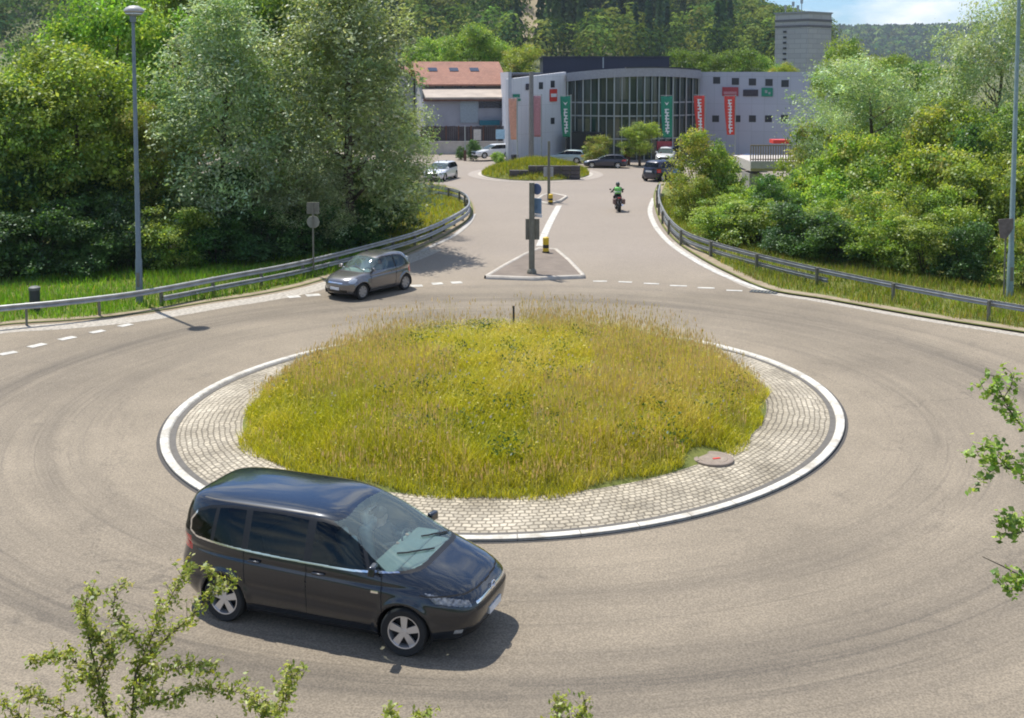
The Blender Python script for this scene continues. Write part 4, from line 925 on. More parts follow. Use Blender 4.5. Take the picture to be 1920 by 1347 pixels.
o = empty('advert_board', (AT(1247, 280, 102.5)[0], 102.5, 0)); tag(o, 'red advertising board behind the white parked car', 'sign')
mb = MB(); mb.box((0, 0, 1.5), (1.5, .08, .8)); mb.build('board', M['dull_red'], o); mb = MB(); mb.box((-.6, 0, .55), (.08, .06, 1.1)); mb.build('leg', M['dark'], o); mb = MB(); mb.box((.6, 0, .55), (.08, .06, 1.1)); mb.build('leg', M['dark'], o)
# rooftop block and tower
rb = empty('rooftop_hall', (10, 125, 0)); tag(rb, 'dark navy clad hall rising behind the glass front', 'building')
x0, x1 = AT(1018, 120, 126)[0], AT(1256, 120, 126)[0]
mb = MB(); mb.box(((x0 + x1) / 2, 133, 5), (x1 - x0, 13, 9.9)); add_uv(part(mb, 'wall', M['clad_navy'], rb)); mb = MB(); mb.box(((x0 + x1) / 2, 133, 10.0), (x1 - x0 + .3, 13.3, .12)); part(mb, 'roof', M['roof_felt'], rb)
mb = MB(); mb.tube([AT(1131, 128, 125.5), AT(1131, 108, 125.5)], .08, 6); part(mb, 'vent_pipe', M['alu'], rb)
def tower_mat():
    m, nt, b = new_mat('board_marked_concrete'); N = nt.nodes; L = nt.links.new
    t = N.new('ShaderNodeTexCoord'); br = N.new('ShaderNodeTexBrick'); L(t.outputs['UV'], br.inputs['Vector']); br.inputs['Scale'].default_value = 1
    br.inputs['Brick Width'].default_value = 2.2; br.inputs['Row Height'].default_value = .75; br.inputs['Mortar Size'].default_value = .05
    br.inputs['Color1'].default_value = (.48, .45, .43, 1); br.inputs['Color2'].default_value = (.42, .39, .38, 1); br.inputs['Mortar'].default_value = (.35, .325, .32, 1)
    L(br.outputs['Color'], b.inputs['Base Color']); b.inputs['Roughness'].default_value = .9
    return m
M['tower'] = tower_mat(); YT = 172
cx, cz = AT(1515, 22, YT)[0], AT(1515, 24, YT)[2]; side = 6.1
tw = empty('concrete_tower', (cx, YT, 0), R(40)); tag(tw, 'square board marked concrete tower with aerials on its roof', 'tower')
mb = MB(); mb.box((side / 2 - .2, side / 2 - .2, cz / 2), (side, side, cz)); add_uv(mb.build('shaft', M['tower'], tw))
M['dark_concrete'] = mat('dark_concrete', (.16, .15, .155), .9)
for z in (cz - 1.1, cz - 2.0):
    mb = MB(); mb.box((side / 2 - .2, side / 2 - .2, z), (side + .16, side + .16, .35)); add_uv(mb.build('band', M['dark_concrete'], tw))
mb = MB(); mb.box((side / 2 - .2, side / 2 - .2, cz + .1), (side + .3, side + .3, .22)); mb.build('roof', M['fascia'], tw)
for k in range(7):
    mb = MB(); mb.box((-.28, side - 2.1, cz - 2.8 - .85 * k), (.2, .5, .3)); mb.build('vent_slot', M['dark'], tw)
for x, y, h in ((1.2, 3.6, 1.9), (2.0, 2.6, 2.4), (1.6, 3.0, 1.2), (.6, 4.6, 1.3)):
    mb = MB(); mb.tube([(x, y, cz), (x, y, cz + h)], .07, 6); mb.box((x, y, cz + h * .8), (.35, .25, .7)); mb.build('aerial', M['alu'], tw)
# house with tiled roof
def tiles():
    m, nt, b = new_mat('roof_tiles'); N = nt.nodes; L = nt.links.new
    t = N.new('ShaderNodeTexCoord'); br = N.new('ShaderNodeTexBrick'); L(t.outputs['Object'], br.inputs['Vector']); br.inputs['Scale'].default_value = 1; br.inputs['Brick Width'].default_value = .3; br.inputs['Row Height'].default_value = .34; br.inputs['Mortar Size'].default_value = .02
    br.inputs['Color1'].default_value = (.33, .165, .11, 1); br.inputs['Color2'].default_value = (.26, .125, .085, 1); br.inputs['Mortar'].default_value = (.2, .09, .06, 1)
    n = N.new('ShaderNodeTexNoise'); n.inputs['Scale'].default_value = .5; n.inputs['Detail'].default_value = 5; L(t.outputs['Object'], n.inputs['Vector'])
    mm = N.new('ShaderNodeMix'); mm.data_type = 'RGBA'; mm.blend_type = 'MULTIPLY'; mm.inputs[0].default_value = .6; L(br.outputs['Color'], mm.inputs[6]); L(n.outputs['Fac'], mm.inputs[7]); 
    rr = N.new('ShaderNodeValToRGB'); L(n.outputs['Fac'], rr.inputs['Fac']); rr.color_ramp.elements[0].color = (.6, .6, .6, 1); rr.color_ramp.elements[1].color = (1.4, 1.4, 1.4, 1); L(rr.outputs[0], mm.inputs[7])
    L(mm.outputs[2], b.inputs['Base Color']); b.inputs['Roughness'].default_value = .85
    return m
M['tiles'] = tiles(); M['render_wall'] = mat('rendered_wall', (.40, .39, .38), .9, var=.15, scale=.6); M['wood_brown'] = mat('brown_timber', (.13, .065, .045), .8, var=.3, scale=2)
M['porch_roof'] = mat('pale_porch_roof', (.40, .34, .28), .85, var=.15, scale=.8)
Yh = 122.0
hx0, hx1 = AT(786, 160, Yh)[0], AT(948, 160, Yh)[0]; he = AT(800, 157, Yh)[2]; hr = AT(800, 119, Yh + 6)[2]
hs = empty('tiled_house', ((hx0 + hx1) / 2, Yh + .6, 0), R(10)); tag(hs, 'two storey house with red tiled roof and three skylights', 'house')
W2 = (hx1 - hx0) / 2
mb = MB(); mb.prism([(.0, 0), (0, he), (6, hr - .2), (12, he), (12, 0)], -W2 + .3, W2 - .3, Matrix(((0, 0, 1, 0), (1, 0, 0, 0), (0, 1, 0, 0), (0, 0, 0, 1)))); mb.build('wall', M['render_wall'], hs)
mb = MB(); sl = math.atan2(hr - he, 6); Ls = math.hypot(6.6, (hr - he) * 1.1)
mb.prism([(-.7, he - .7 * (hr - he) / 6), (6, hr), (12.7, he - .7 * (hr - he) / 6), (12.7, he + .18 - .7 * (hr - he) / 6), (6, hr + .2), (-.7, he + .18 - .7 * (hr - he) / 6)], -W2 - .3, W2 + .3, Matrix(((0, 0, 1, 0), (1, 0, 0, 0), (0, 1, 0, 0), (0, 0, 0, 1))))
rf = mb.build('roof', M['tiles'], hs)
for px in (820, 860, 899):
    x = AT(px, 130, Yh + 3)[0] - hs.location.x; k = .58; y = 6 * k; z = he + (hr - he) * k + .2
    mb = MB(); mb.box((x, y, z), (1.0, 1.1, .12), 0, sl); mb.build('skylight', M['win_dark'], hs)
for px in (823, 858, 884):
    mb = MB(); mb.box((AT(px, 163, Yh)[0] - hs.location.x, -.02, AT(px, 163, Yh)[2]), (.85, .1, .35)); mb.build('window', M['win_dark'], hs)
# lower porch storey in front
pe = AT(800, 182, Yh - 4)[2]; pt = AT(800, 167, Yh)[2]
mb = MB(); mb.prism([(-4.5, pe - .25), (0, pt), (0, pt + .16), (-4.5, pe - .05)], -W2 + .2, W2 + .4, Matrix(((0, 0, 1, 0), (1, 0, 0, 0), (0, 1, 0, 0), (0, 0, 0, 1)))); mb.build('porch_roof', M['porch_roof'], hs)
mb = MB(); mb.box((.1, -4.4, pe - .32), (2 * W2 + .3, .16, .3)); mb.build('porch_beam', M['wood_brown'], hs)
mb = MB(); mb.box((0, -2.0, (pe - .3) / 2), (2 * W2 - .2, 3.8, pe - .3)); mb.build('lower_wall', mat('bluish_render', (.33, .34, .38), .9, var=.1, scale=.7), hs)
mb = MB(); mb.box((AT(867, 205, Yh - 4)[0] - hs.location.x, -3.93, AT(867, 208, Yh - 4)[2]), (1.9, .12, 2.6)); mb.build('garage_door', mat('pale_door', (.30, .36, .40), .6), hs)
for px, w in ((899, 1.5), (926, 1.6)):
    mb = MB(); mb.box((AT(px, 195, Yh - 4)[0] - hs.location.x, -3.93, AT(px, 195, Yh - 4)[2]), (w, .1, .95)); mb.build('window', M['win_dark'], hs)
mb = MB(); mb.box((AT(905, 231, Yh - 4)[0] - hs.location.x, -4.2, AT(905, 231, Yh - 4)[2]), (2.1, .6, .5)); mb.build('awning', mat('teal_awning', (.02, .15, .20), .7), hs)
# second house peeping out at left
p = AT(742, 135, 128); h2 = empty('small_house', (p[0], 130, 0)); tag(h2, 'small house with red roof partly hidden behind the silver trees', 'house')
mb = MB(); mb.box((0, 4, 3.9), (3.6, 7, 7.8)); mb.build('wall', M['render_wall'], h2)
mb = MB(); mb.prism([(-2.4, 7.5), (0, 8.9), (2.4, 7.5), (2.4, 7.7), (0, 9.1), (-2.4, 7.7)], 0, 8, Matrix(((1, 0, 0, 0), (0, 0, 1, 0), (0, 1, 0, 0), (0, 0, 0, 1)))); mb.build('roof', M['tiles'], h2)
up = AT(745, 90, 130); o = empty('utility_pole', (up[0] + .1, 128, 0)); tag(o, 'slim pole with short crossarm left of the tiled roof', 'pole')
mb = MB(); mb.tube([(0, 0, 0), (0, 0, up[2])], .09, 6); mb.build('mast', M['alu'], o); mb = MB(); mb.box((0, 0, up[2] - .1), (1.2, .12, .1)); mb.build('crossarm', M['alu'], o)
# fence and low wall before the house
fx0, fx1 = AT(790, 250, 113)[0], AT(953, 250, 113)[0]
o = empty('timber_fence', ((fx0 + fx1) / 2, 113, 0)); tag(o, 'dark brown board fence in front of the tiled house', 'fence')
zt, zb = AT(800, 237, 113)[2], AT(800, 266, 113)[2]
mb = MB(); n = 46
for k in range(n): mb.box((-(fx1 - fx0) / 2 + (k + .5) * (fx1 - fx0) / n, random.uniform(-.02, .02), (zt + zb) / 2 + random.uniform(-.04, .04)), ((fx1 - fx0) / n * .94, .05, zt - zb))
mb.build('planks', mat('fence_boards', (.06, .05, .052), .85, var=.4, scale=.7), o)
for k in range(8):
    mb = MB(); mb.box((-(fx1 - fx0) / 2 + k * (fx1 - fx0) / 7, -.07, (zt + zb) / 2), (.12, .1, zt - zb + .1)); mb.build('post', M['wood_brown'], o)
o = empty('low_wall', ((fx0 + fx1) / 2, 112.6, 0)); tag(o, 'low grey retaining wall under the brown fence', 'wall'); mb = MB(); mb.box((0, 0, zb / 2 + .0), (fx1 - fx0 + .6, .5, zb - .02)); mb.build('wall', M['concrete'], o); mb = MB(); mb.box((0, 0, zb + .03), (fx1 - fx0 + .7, .6, .1)); mb.build('coping', M['concrete'], o)
def board(px, y0, y1, Y, wpx, m, label, cat='sign'):
    t = AT(px, y0, Y); b = AT(px, y1, Y); o = empty('notice_board', (t[0], Y, 0)); tag(o, label, cat); w = wpx * Y / F
    mb = MB(); mb.box((0, -.04, (t[2] + b[2]) / 2), (w, .06, t[2] - b[2])); mb.build('panel', m, o)
    mb = MB(); mb.box((-w * .35, 0, b[2] / 2 + .1), (.06, .05, b[2] + .2)); mb.build('leg', M['alu'], o); mb = MB(); mb.box((w * .35, 0, b[2] / 2 + .1), (.06, .05, b[2] + .2)); mb.build('leg', M['alu'], o)
board(895, 243, 263, 108, 14, mat('cream_board', (.52, .49, .46), .7), 'pale cream notice board in front of the brown fence'); board(938, 243, 261, 107, 17, mat('light_blue_board', (.32, .50, .62), .6), 'light blue notice board near the grey building corner')
def slim_pole(px, y0, y1, m, rad, label, cat='pole', name='signpost', cap=None, Y=None):
    b = G(px, y1) if Y is None else (AT(px, y1, Y)[0], Y, 0); t = AT(px, y0, b[1]); o = empty(name, b); tag(o, label, cat)
    mb = MB(); mb.tube([(0, 0, 0), (0, 0, t[2])], [rad * 1.1, rad * .85], 8); mb.build('pole', m, o, True)
    mb = MB(); mb.lathe([(rad * 2.2, 0), (rad * 2.2, .05), (rad * 1.3, .14), (rad, .16)], 12); mb.build('base', m, o, True); return o, t[2]
o, h = slim_pole(996, 135, 291, mat('taupe_pole', (.20, .19, .185), .6), .22, 'tall taupe pole standing before the left wing of the grey building', name='flag_pole', Y=98)
mb = MB(); mb.lathe([(.7, 0), (.7, .35), (.3, .5), (.24, .5)], 16); mb.build('foot', M['yellow'], o)
o, h = slim_pole(872, 236, 302, M['alu'], .05, 'thin pale sign post beside the conical evergreen'); mb = MB(); mb.box((0, -.07, .5), (.25, .1, 1.0)); mb.build('marker', M['wood_brown'], o)
slim_pole(748, 286, 348, M['olive'], .06, 'thin dark post at the back of the yellow grass bend')
o = empty('brick_pillar', (AT(1176, 300, 99)[0], 99, 0)); tag(o, 'red brown pillar left of the street tree', 'pillar'); mb = MB(); mb.box((0, 0, .75), (.5, .4, 1.5)); mb.build('shaft', M['wood_brown'], o, bevel=.03); mb = MB(); mb.box((0, 0, 1.54), (.6, .5, .08)); mb.build('cap', M['dark'], o)
# stone blocks of the far roundabout
wl = empty('block_wall', G(1022, 337)); tag(wl, 'dark stone block wall across the far roundabout island', 'wall')
mb = MB(); x0, x1, xs = G(955, 336)[0] - wl.location.x, G(1088, 336)[0] - wl.location.x, G(983, 336)[0] - wl.location.x
k = x0
while k < x1 - .2:
    w = random.uniform(.5, .9); w = min(w, x1 - k); top = 1.0 if k > xs else .62
    for z in np.arange(.0, top - .05, .34): mb.box((k + w / 2, random.uniform(-.04, .04), z + .17), (w * .97, .5, .325))
    k += w
wo_ = mb.build('blocks', mat('dark_stone', (.085, .075, .075), .9, var=.35, scale=1.2, bump=.5), wl, bevel=.03); wo_.location.z = 0.05

# little bridge at the right
YB = 76; b0, b1 = AT(1407, 330, YB)[0], AT(1560, 330, YB)[0]; zt = AT(1407, 303, YB)[2]; zs = AT(1407, 327, YB)[2]; zr = AT(1407, 273, YB)[2]
br = empty('small_bridge', (b0, YB, 0)); tag(br, 'small concrete bridge with brown railing among the bushes', 'bridge'); Lb = b1 - b0
mb = MB(); mb.box((Lb / 2, 3, (zt + zs) / 2 + .1), (Lb, 6, zt - zs - .2)); mb.build('deck', mat('pale_concrete', (.50, .46, .42), .85, var=.12), br)
mb = MB(); mb.box((Lb / 2, -.12, zt - .22), (Lb + .1, .35, .5)); mb.build('edge_beam', M['concrete'], br)
mb = MB(); mb.box((.45, 1.6, zs / 2), (.9, 2.6, zs)); M['pier'] = mat('pier_concrete', (.30, .28, .26), .9); mb.build('pier', M['pier'], br); mb = MB(); mb.box((Lb - 1, 1.6, zs / 2), (1.0, 2.6, zs)); mb.build('pier', M['pier'], br)
mb = MB(); k = 0.0
while k < Lb: mb.box((k, 0, (zt + zr) / 2 + .02), (.07, .05, zr - zt)); k += .17
mb.box((Lb / 2, 0, zr), (Lb, .1, .09)); mb.box((Lb / 2, 0, zt + .14), (Lb, .08, .07)); mb.build('railing', mat('brown_railing', (.27, .21, .15), .8), br)
mb = MB(); mb.box((2.2, 2.2, zr + .15), (1.2, 1.2, .25)); rd = mb.build('red_box', M['red']); rd.location = (b0 + .3, YB, 0); tag(rd, 'small red box top showing above the bridge railing', 'box'); mb = None
# green and tan details on the far slope
for px, py, Y, w, lab in ((1118, 98, 430, 9, 'white house on the forest edge above the navy hall'), (1288, 105, 420, 3.5, 'tiny pale hut among trees right of the white house')):
    p = AT(px, py, Y); z0 = float(hill_z(p[0], Y)); o = empty('hillside_house', (p[0], Y, z0)); tag(o, lab, 'house'); h = max(2.5, p[2] - z0)
    mb = MB(); mb.box((0, 0, h / 2), (w, w * .7, h)); mb.build('wall', M['sign_white'], o); mb = MB(); mb.prism([(-w * .55, h), (0, h + w * .22), (w * .55, h)], -w * .4, w * .4, Matrix(((1, 0, 0, 0), (0, 0, 1, 0), (0, 1, 0, 0), (0, 0, 0, 1)))); mb.build('roof', M['concrete'], o)
p = AT(92, 62, 110); o = empty('barn', (p[0], 112, 0)); tag(o, 'grey roofed barn half hidden above the trees at upper left', 'barn')
mb = MB(); mb.box((0, 3, (p[2] - 1) / 2), (5.4, 6, p[2] - 1)); mb.build('wall', M['render_wall'], o); mb = MB(); mb.prism([(-3.2, p[2] - 1.2), (0, p[2] + .3), (3.2, p[2] - 1.2), (3.2, p[2] - 1.0), (0, p[2] + .5), (-3.2, p[2] - 1)], -.4, 6.4, Matrix(((1, 0, 0, 0), (0, 0, 1, 0), (0, 1, 0, 0), (0, 0, 0, 1)))); mb.build('roof', M['fascia'], o)

# ------------------------------------------------------------------ guardrails, lamp posts, signs
def sweep(Q, prof):
    """closed profile (n, z) carried along a path"""
    n2 = normals2(Q); V = []; k = len(prof)
    for (o, z) in prof: V.append(np.c_[Q[:, :2] + n2 * o, Q[:, 2] + z])
    V = np.stack(V, 1).reshape(-1, 3); m = len(Q); i = np.arange(m - 1)[:, None]; j = np.arange(k)[None]
    Fs = np.stack([i * k + j, (i + 1) * k + j, (i + 1) * k + (j + 1) % k, i * k + (j + 1) % k], 2).reshape(-1, 4)
    return V, Fs
def wbeam(h, side):
    a = [(0, -.5), (.06, -.42), (.06, -.2), (0, -.08), (0, .08), (.06, .2), (.06, .42), (0, .5)]
    f = [(side * (x + .012), z * h) for x, z in a]; b = [(side * (x - .012), z * h) for x, z in a[::-1]]
    return f + b
def guardrail(name, label, top_px, low_from, side, low_gap, h_top=.74, bh=.2, every=5):
    Q = spline([G(px, py, h_top) for px, py in top_px], .45); Q[:, 2] = h_top - bh / 2
    o = empty(name, (Q[len(Q) // 2][0], Q[len(Q) // 2][1], 0)); tag(o, label, 'guardrail'); off = np.array(o.location)
    V, Fs = sweep(Q, wbeam(bh, side)); link('rail', np_mesh('rail', V - off, Fs), M['steel'], o)
    Ql = Q[low_from(Q)]; Ql = Ql.copy(); Ql[:, 2] -= low_gap
    V, Fs = sweep(Ql, wbeam(bh * .9, side)); link('rail', np_mesh('rail', V - off, Fs), M['steel'], o)
    n2 = normals2(Q)
    for k in range(2, len(Q) - 1, every):
        p = Q[k]; q = p[:2] - n2[k] * side * .09; a = math.atan2(n2[k][1], n2[k][0])
        mb = MB(); mb.box((q[0] - off[0], q[1] - off[1], .36), (.12, .07, .74), a); mb.build('post', M['olive'], o)
    return Q
QL = guardrail('guardrail', 'galvanised double guardrail curving along the left verge', [(-160, 590), (0, 573), (120, 562), (260, 545), (420, 516), (560, 490), (700, 456), (790, 430), (850, 403), (878, 383), (872, 364), (845, 353), (800, 347), (735, 343)],
          lambda Q: (Q[:, 0] / Q[:, 1] * F + 960 > 290), -1, .32)
QR = guardrail('guardrail', 'galvanised double guardrail curving along the right verge', [(1237, 344), (1234, 362), (1240, 385), (1256, 411), (1285, 434), (1335, 452), (1400, 470), (1500, 494), (1650, 525), (1800, 553), (1920, 573), (2100, 605)],
          lambda Q: (Q[:, 0] / Q[:, 1] * F + 960 < 1560), 1, .32, every=8)

def lamp_post(base, ztop, m, label, head=True, lean=0):
    o = empty('street_lamp', base); tag(o, label, 'street lamp')
    mb = MB(); mb.tube([(0, 0, 0), (0, 0, 1.6), (0, 0, 1.65), (0, 0, ztop)], [.125, .115, .095, .055], 12); mb.build('pole', m, o, True)
    mb = MB(); mb.box((.0, -.115, .9), (.1, .03, .5)); mb.build('access_door', M['olive'], o)
    mb = MB(); mb.lathe([(.055, -.32), (.1, -.3), (.12, -.05), (.05, 0)], 16, Matrix.Translation((0, 0, ztop + .05))); mb.build('collar', m, o, True)
    if head:
        mb = MB(); mb.lathe([(.05, .0), (.26, .02), (.34, .09), (.34, .13), (.28, .21), (.15, .28), (.01, .30)], 28, Matrix.Translation((.04, 0, ztop + .02)) @ Matrix.Scale(1.0, 4)); mb.build('lamp_head', mat('lamp_head_grey', (.42, .41, .40), .5), o, True)
        mb = MB(); mb.lathe([(.01, -.06), (.2, -.05), (.3, .0), (.3, .03)], 24, Matrix.Translation((.04, 0, ztop + .02))); mb.build('diffuser', M['lamp'], o, True)
    return o
b = G(262, 572); lamp_post(b, AT(245, 28, b[1])[2], M['pole'], 'tall grey street lamp with round mushroom head by the left guardrail')
b = G(1893, 560); o = lamp_post(b, 12.4, mat('green_grey_pole', (.22, .30, .29), .5, .2), 'tall green grey street lamp at the right edge, head above the picture')
sgn = AT(1884, 428, b[1] - .3); o = empty('direction_sign', (b[0] - .35, b[1] - .25, 0)); tag(o, 'small brown direction sign beside the tall right pole', 'sign'); 
mb = MB(); mb.prism([(-.30, .30), (.22, .34), (.24, -.0), (.0, -.40), (-.22, -.36)], -.02, .02, Matrix.Translation((.05, 0, sgn[2])) @ Matrix.Rotation(R(90), 4, 'X')); mb.build('panel', mat('weathered_brown', (.15, .12, .11), .8, var=.3), o); mb = MB(); mb.tube([(.05, .05, 0), (.05, .05, sgn[2] + .2)], .035, 8); mb.build('pole', M['olive'], o)
# dark bollard left
b = G(66, 588); o = empty('marker_post', (b[0], b[1], 0)); tag(o, 'stubby black marker post with pale cap behind the left guardrail', 'bollard'); ht = AT(66, 537, b[1])[2]
mb = MB(); mb.lathe([(.17, 0), (.17, ht - .14), (.15, ht - .12)], 20); mb.build('body', M['dark'], o, True); mb = MB(); mb.lathe([(.19, ht - .13), (.19, ht - .04), (.12, ht), (.001, ht)], 20); mb.build('cap', mat('cap_grey', (.12, .125, .12), .6), o, True)
# sign seen from behind at left
b = G(588, 520); o = empty('road_sign', b); tag(o, 'road sign seen from behind on a thin post before the left trees', 'sign'); z1 = AT(585, 380, b[1])[2]; z2 = AT(585, 402, b[1])[2]; z3 = AT(585, 417, b[1])[2]
mb = MB(); mb.tube([(0, 0, 0), (0, 0, z1)], .035, 8); mb.build('pole', M['olive'], o, True)
mb = MB(); mb.box((0, .06, (z1 + z2) / 2), (.5, .03, z1 - z2)); mb.build('panel', M['olive'], o, bevel=.01)
mb = MB(); mb.lathe([(.001, -.012), (.24, -.012), (.25, 0), (.24, .012), (.001, .012)], 24, Matrix.Translation((0, .06, z3)) @ Matrix.Rotation(R(90), 4, 'X')); mb.build('disc', mat('sign_back', (.22, .22, .18), .6), o)
# direction post on the near splitter
b = G(997, 513, .1); o = empty('sign_post', b); tag(o, 'thick olive sign post on the near triangular splitter island', 'sign post'); zt = AT(996, 343, b[1])[2] - .1
mb = MB(); mb.tube([(0, 0, 0), (0, 0, zt)], [.12, .105], 12); mb.build('pole', M['olive'], o, True); mb = MB(); mb.lathe([(.19, 0), (.19, .08), (.15, .16), (.12, .2)], 16); mb.build('base', M['olive'], o, True)
zc = AT(996, 431, b[1])[2] - .1; mb = MB(); mb.box((.03, .13, zc), (.56, .04, .84)); mb.build('back_panel', M['olive'], o, bevel=.015)
zc = AT(996, 355, b[1])[2] - .1; mb = MB(); mb.lathe([(.001, -.015), (.22, -.015), (.23, 0), (.22, .015), (.001, .015)], 24, Matrix.Translation((.2, .06, zc)) @ Matrix.Rotation(R(-38), 4, 'Z') @ Matrix.Rotation(R(90), 4, 'X')); mb.build('round_sign', mat('dull_blue', (.10, .14, .25), .5), o)
zc = AT(996, 387, b[1])[2] - .1; mb = MB(); mb.box((.25, .08, zc), (.34, .03, .62), R(-38)); mb.build('arrow_sign', mat('pale_blue', (.16, .25, .36), .5), o, bevel=.01)
zc = AT(996, 405, b[1])[2] - .1; mb = MB(); mb.box((.25, .05, zc), (.38, .03, .12), R(-38)); mb.build('name_plate', M['sign_white'], o)
# far splitter post
b = G(1029, 376, .1); o = empty('sign_post', b); tag(o, 'slim dark sign post on the far splitter island', 'sign post'); zt = AT(1029, 265, b[1])[2] - .1
mb = MB(); mb.tube([(0, 0, 0), (0, 0, zt)], [.1, .08], 10); mb.build('pole', M['olive'], o, True)
zc = AT(1029, 323, b[1])[2] - .1; mb = MB(); mb.box((-.02, .11, zc), (.62, .04, .6)); mb.build('back_panel', mat('pale_grey_panel', (.34, .35, .36), .6), o, bevel=.015)
def stripe_bollard(px, py, ytop, label):
    b = G(px, py, .1); o = empty('striped_bollard', b); tag(o, label, 'bollard', 'yellow and black bollards'); h = AT(px, ytop, b[1])[2] - .1
    for k in range(4):
        z0 = .06 + (h - .06) * k / 4; z1 = .06 + (h - .06) * (k + 1) / 4; mb = MB(); mb.lathe([(.001, z0), (.135, z0), (.135, z1), (.001 if k < 3 else .09, z1 if k < 3 else z1 + .03)] + ([(.001, z1 + .04)] if k == 3 else []), 18); mb.build('band', M['yellow' if k % 2 == 0 or k == 3 else 'black'], o, True)
    mb = MB(); mb.lathe([(.16, 0), (.16, .06), (.001, .06)], 16); mb.build('base', M['black'], o, True)
stripe_bollard(1023.5, 474, 446, 'yellow and black bollard at the tip of the near splitter island'); stripe_bollard(1032.5, 381, 365, 'yellow bollard beside the slim sign post on the far splitter island')
# small things on the island and road
def stake(px, py, ytop, rad, label, m, head=0):
    b = G(px, py, float(.3)); z = float(mound_z(b[0], b[1])); o = empty('stake', (b[0], b[1], z)); tag(o, label, 'stake'); h = AT(px, ytop, b[1])[2] - z
    mb = MB(); mb.tube([(0, 0, -.05), (0, 0, h)], rad, 8); mb.build('shaft', m, o, True); mb = MB(); mb.box((0, 0, h - .04), (max(.06, head), max(.05, head * .5), .08 + head * .5)); mb.build('head', m, o, bevel=.008)
stake(963, 640, 574, .03, 'thin dark stake poking out of the far side of the island grass', M['dark']); stake(598, 690, 659, .05, 'short dark post at the left rear edge of the island grass', M['dark'], .16)
b = (MANHOLE[0], MANHOLE[1]); o = empty('manhole', (b[0], b[1], .145)); tag(o, 'brown concrete manhole with a red mark beside the island grass', 'manhole')
mb = MB(); mb.lathe([(.30, -.08), (.42, -.08), (.42, .0), (.40, .012), (.32, .012), (.30, .0)], 32, closed=True); mb.build('rim', mat('brown_concrete', (.26, .21, .17), .9), o, True)
mb = MB(); mb.lathe([(.001, .004), (.295, .004), (.295, -.05)], 32); mb.build('cover', mat('cover_iron', (.27, .22, .175), .8, .1, .2, 8, .5), o); mb = MB(); mb.box((.06, -.05, .012), (.16, .05, .01), .3); mb.build('mark', M['red'], o)
b = G(1433, 548); o = empty('drain_grate', (b[0], b[1], .008)); tag(o, 'dark drain grate at the kerb of the right verge', 'drain')
mb = MB(); mb.box((0, 0, 0), (1.0, .5, .02), R(-25)); mb.build('frame', M['dark'], o)
mb = MB()
for k in range(7): mb.box((math.cos(R(-25)) * (k - 3) * .13, math.sin(R(-25)) * (k - 3) * .13, .014), (.05, .42, .012), R(-25))
mb.build('bars', M['olive'], o)

# ------------------------------------------------------------------ vehicles
def pchip(xk, yk, x):
    xk = np.asarray(xk, float); yk = np.asarray(yk, float); h = np.diff(xk); d = np.diff(yk) / h; m = np.zeros_like(yk)
    for i in range(1, len(xk) - 1):
        if d[i - 1] * d[i] > 0:
            w1 = 2 * h[i] + h[i - 1]; w2 = h[i] + 2 * h[i - 1]; m[i] = (w1 + w2) / (w1 / d[i - 1] + w2 / d[i])
    m[0] = d[0]; m[-1] = d[-1]
    k = np.clip(np.searchsorted(xk, x) - 1, 0, len(h) - 1); t = (x - xk[k]) / h[k]
    return (2 * t ** 3 - 3 * t ** 2 + 1) * yk[k] + (t ** 3 - 2 * t ** 2 + t) * h[k] * m[k] + (-2 * t ** 3 + 3 * t ** 2) * yk[k + 1] + (t ** 3 - t ** 2) * h[k] * m[k + 1]

def paint(name, c, metal=.35, rough=.28, flake=.06):
    m = mat(name, c, rough, metal, flake, 60, coat=1.0); return m

def wheel(parent, x, y, R0, side, width=.21, alloy='alloy', spokes=5, steer=0.0):
    o = empty('wheel', (x, y, R0), steer); o.parent = parent
    Mx = Matrix.Rotation(R(-90) * side, 4, 'X')                     # local +z of the lathe looks outward
    w = width / 2; rr = R0 * .68
    mb = MB(); mb.lathe([(rr, -w), (R0 * .92, -w * 1.02), (R0 * .985, -w * .8), (R0, -w * .4), (R0, w * .4), (R0 * .985, w * .8), (R0 * .92, w * 1.02), (R0 * .78, w * .98), (rr, w * .88), (rr * .97, w * .5), (rr * .97, -w)], 40, Mx); mb.build('tyre', M['rubber'], o, True)
    mb = MB(); mb.lathe([(rr * 1.0, w * .86), (rr * .93, w * .84), (rr * .90, w * .55), (rr * .88, -w * .3)], 40, Mx); hub = rr * .24
    mb.lathe([(.001, w * .72), (hub * .7, w * .72), (hub, w * .6), (hub, w * .2)], 20, Mx)
    for k in range(spokes):
        a = 2 * math.pi * k / spokes + .31; Ms = Mx @ Matrix.Rotation(a, 4, 'Z'); w0, w1 = rr * .16, rr * .23
        mb.prism([(hub * .6, -w0), (rr * .94, -w1), (rr * .94, w1), (hub * .6, w0)], w * .42, w * .70, Ms)
    mb.build('rim', M[alloy], o, True)
    mb = MB(); mb.lathe([(.001, w * .05), (rr * .9, w * .05)], 30, Mx); mb.lathe([(.001, w * .12), (rr * .62, w * .12), (rr * .62, w * .05)], 30, Mx); mb.build('brake_disc', mat('brake_dark', (.02, .02, .021), .6, .5) if 'brake' not in M else M['brake'], o)
    return o
M['brake'] = mat('brake_dark', (.02, .02, .021), .6, .5)

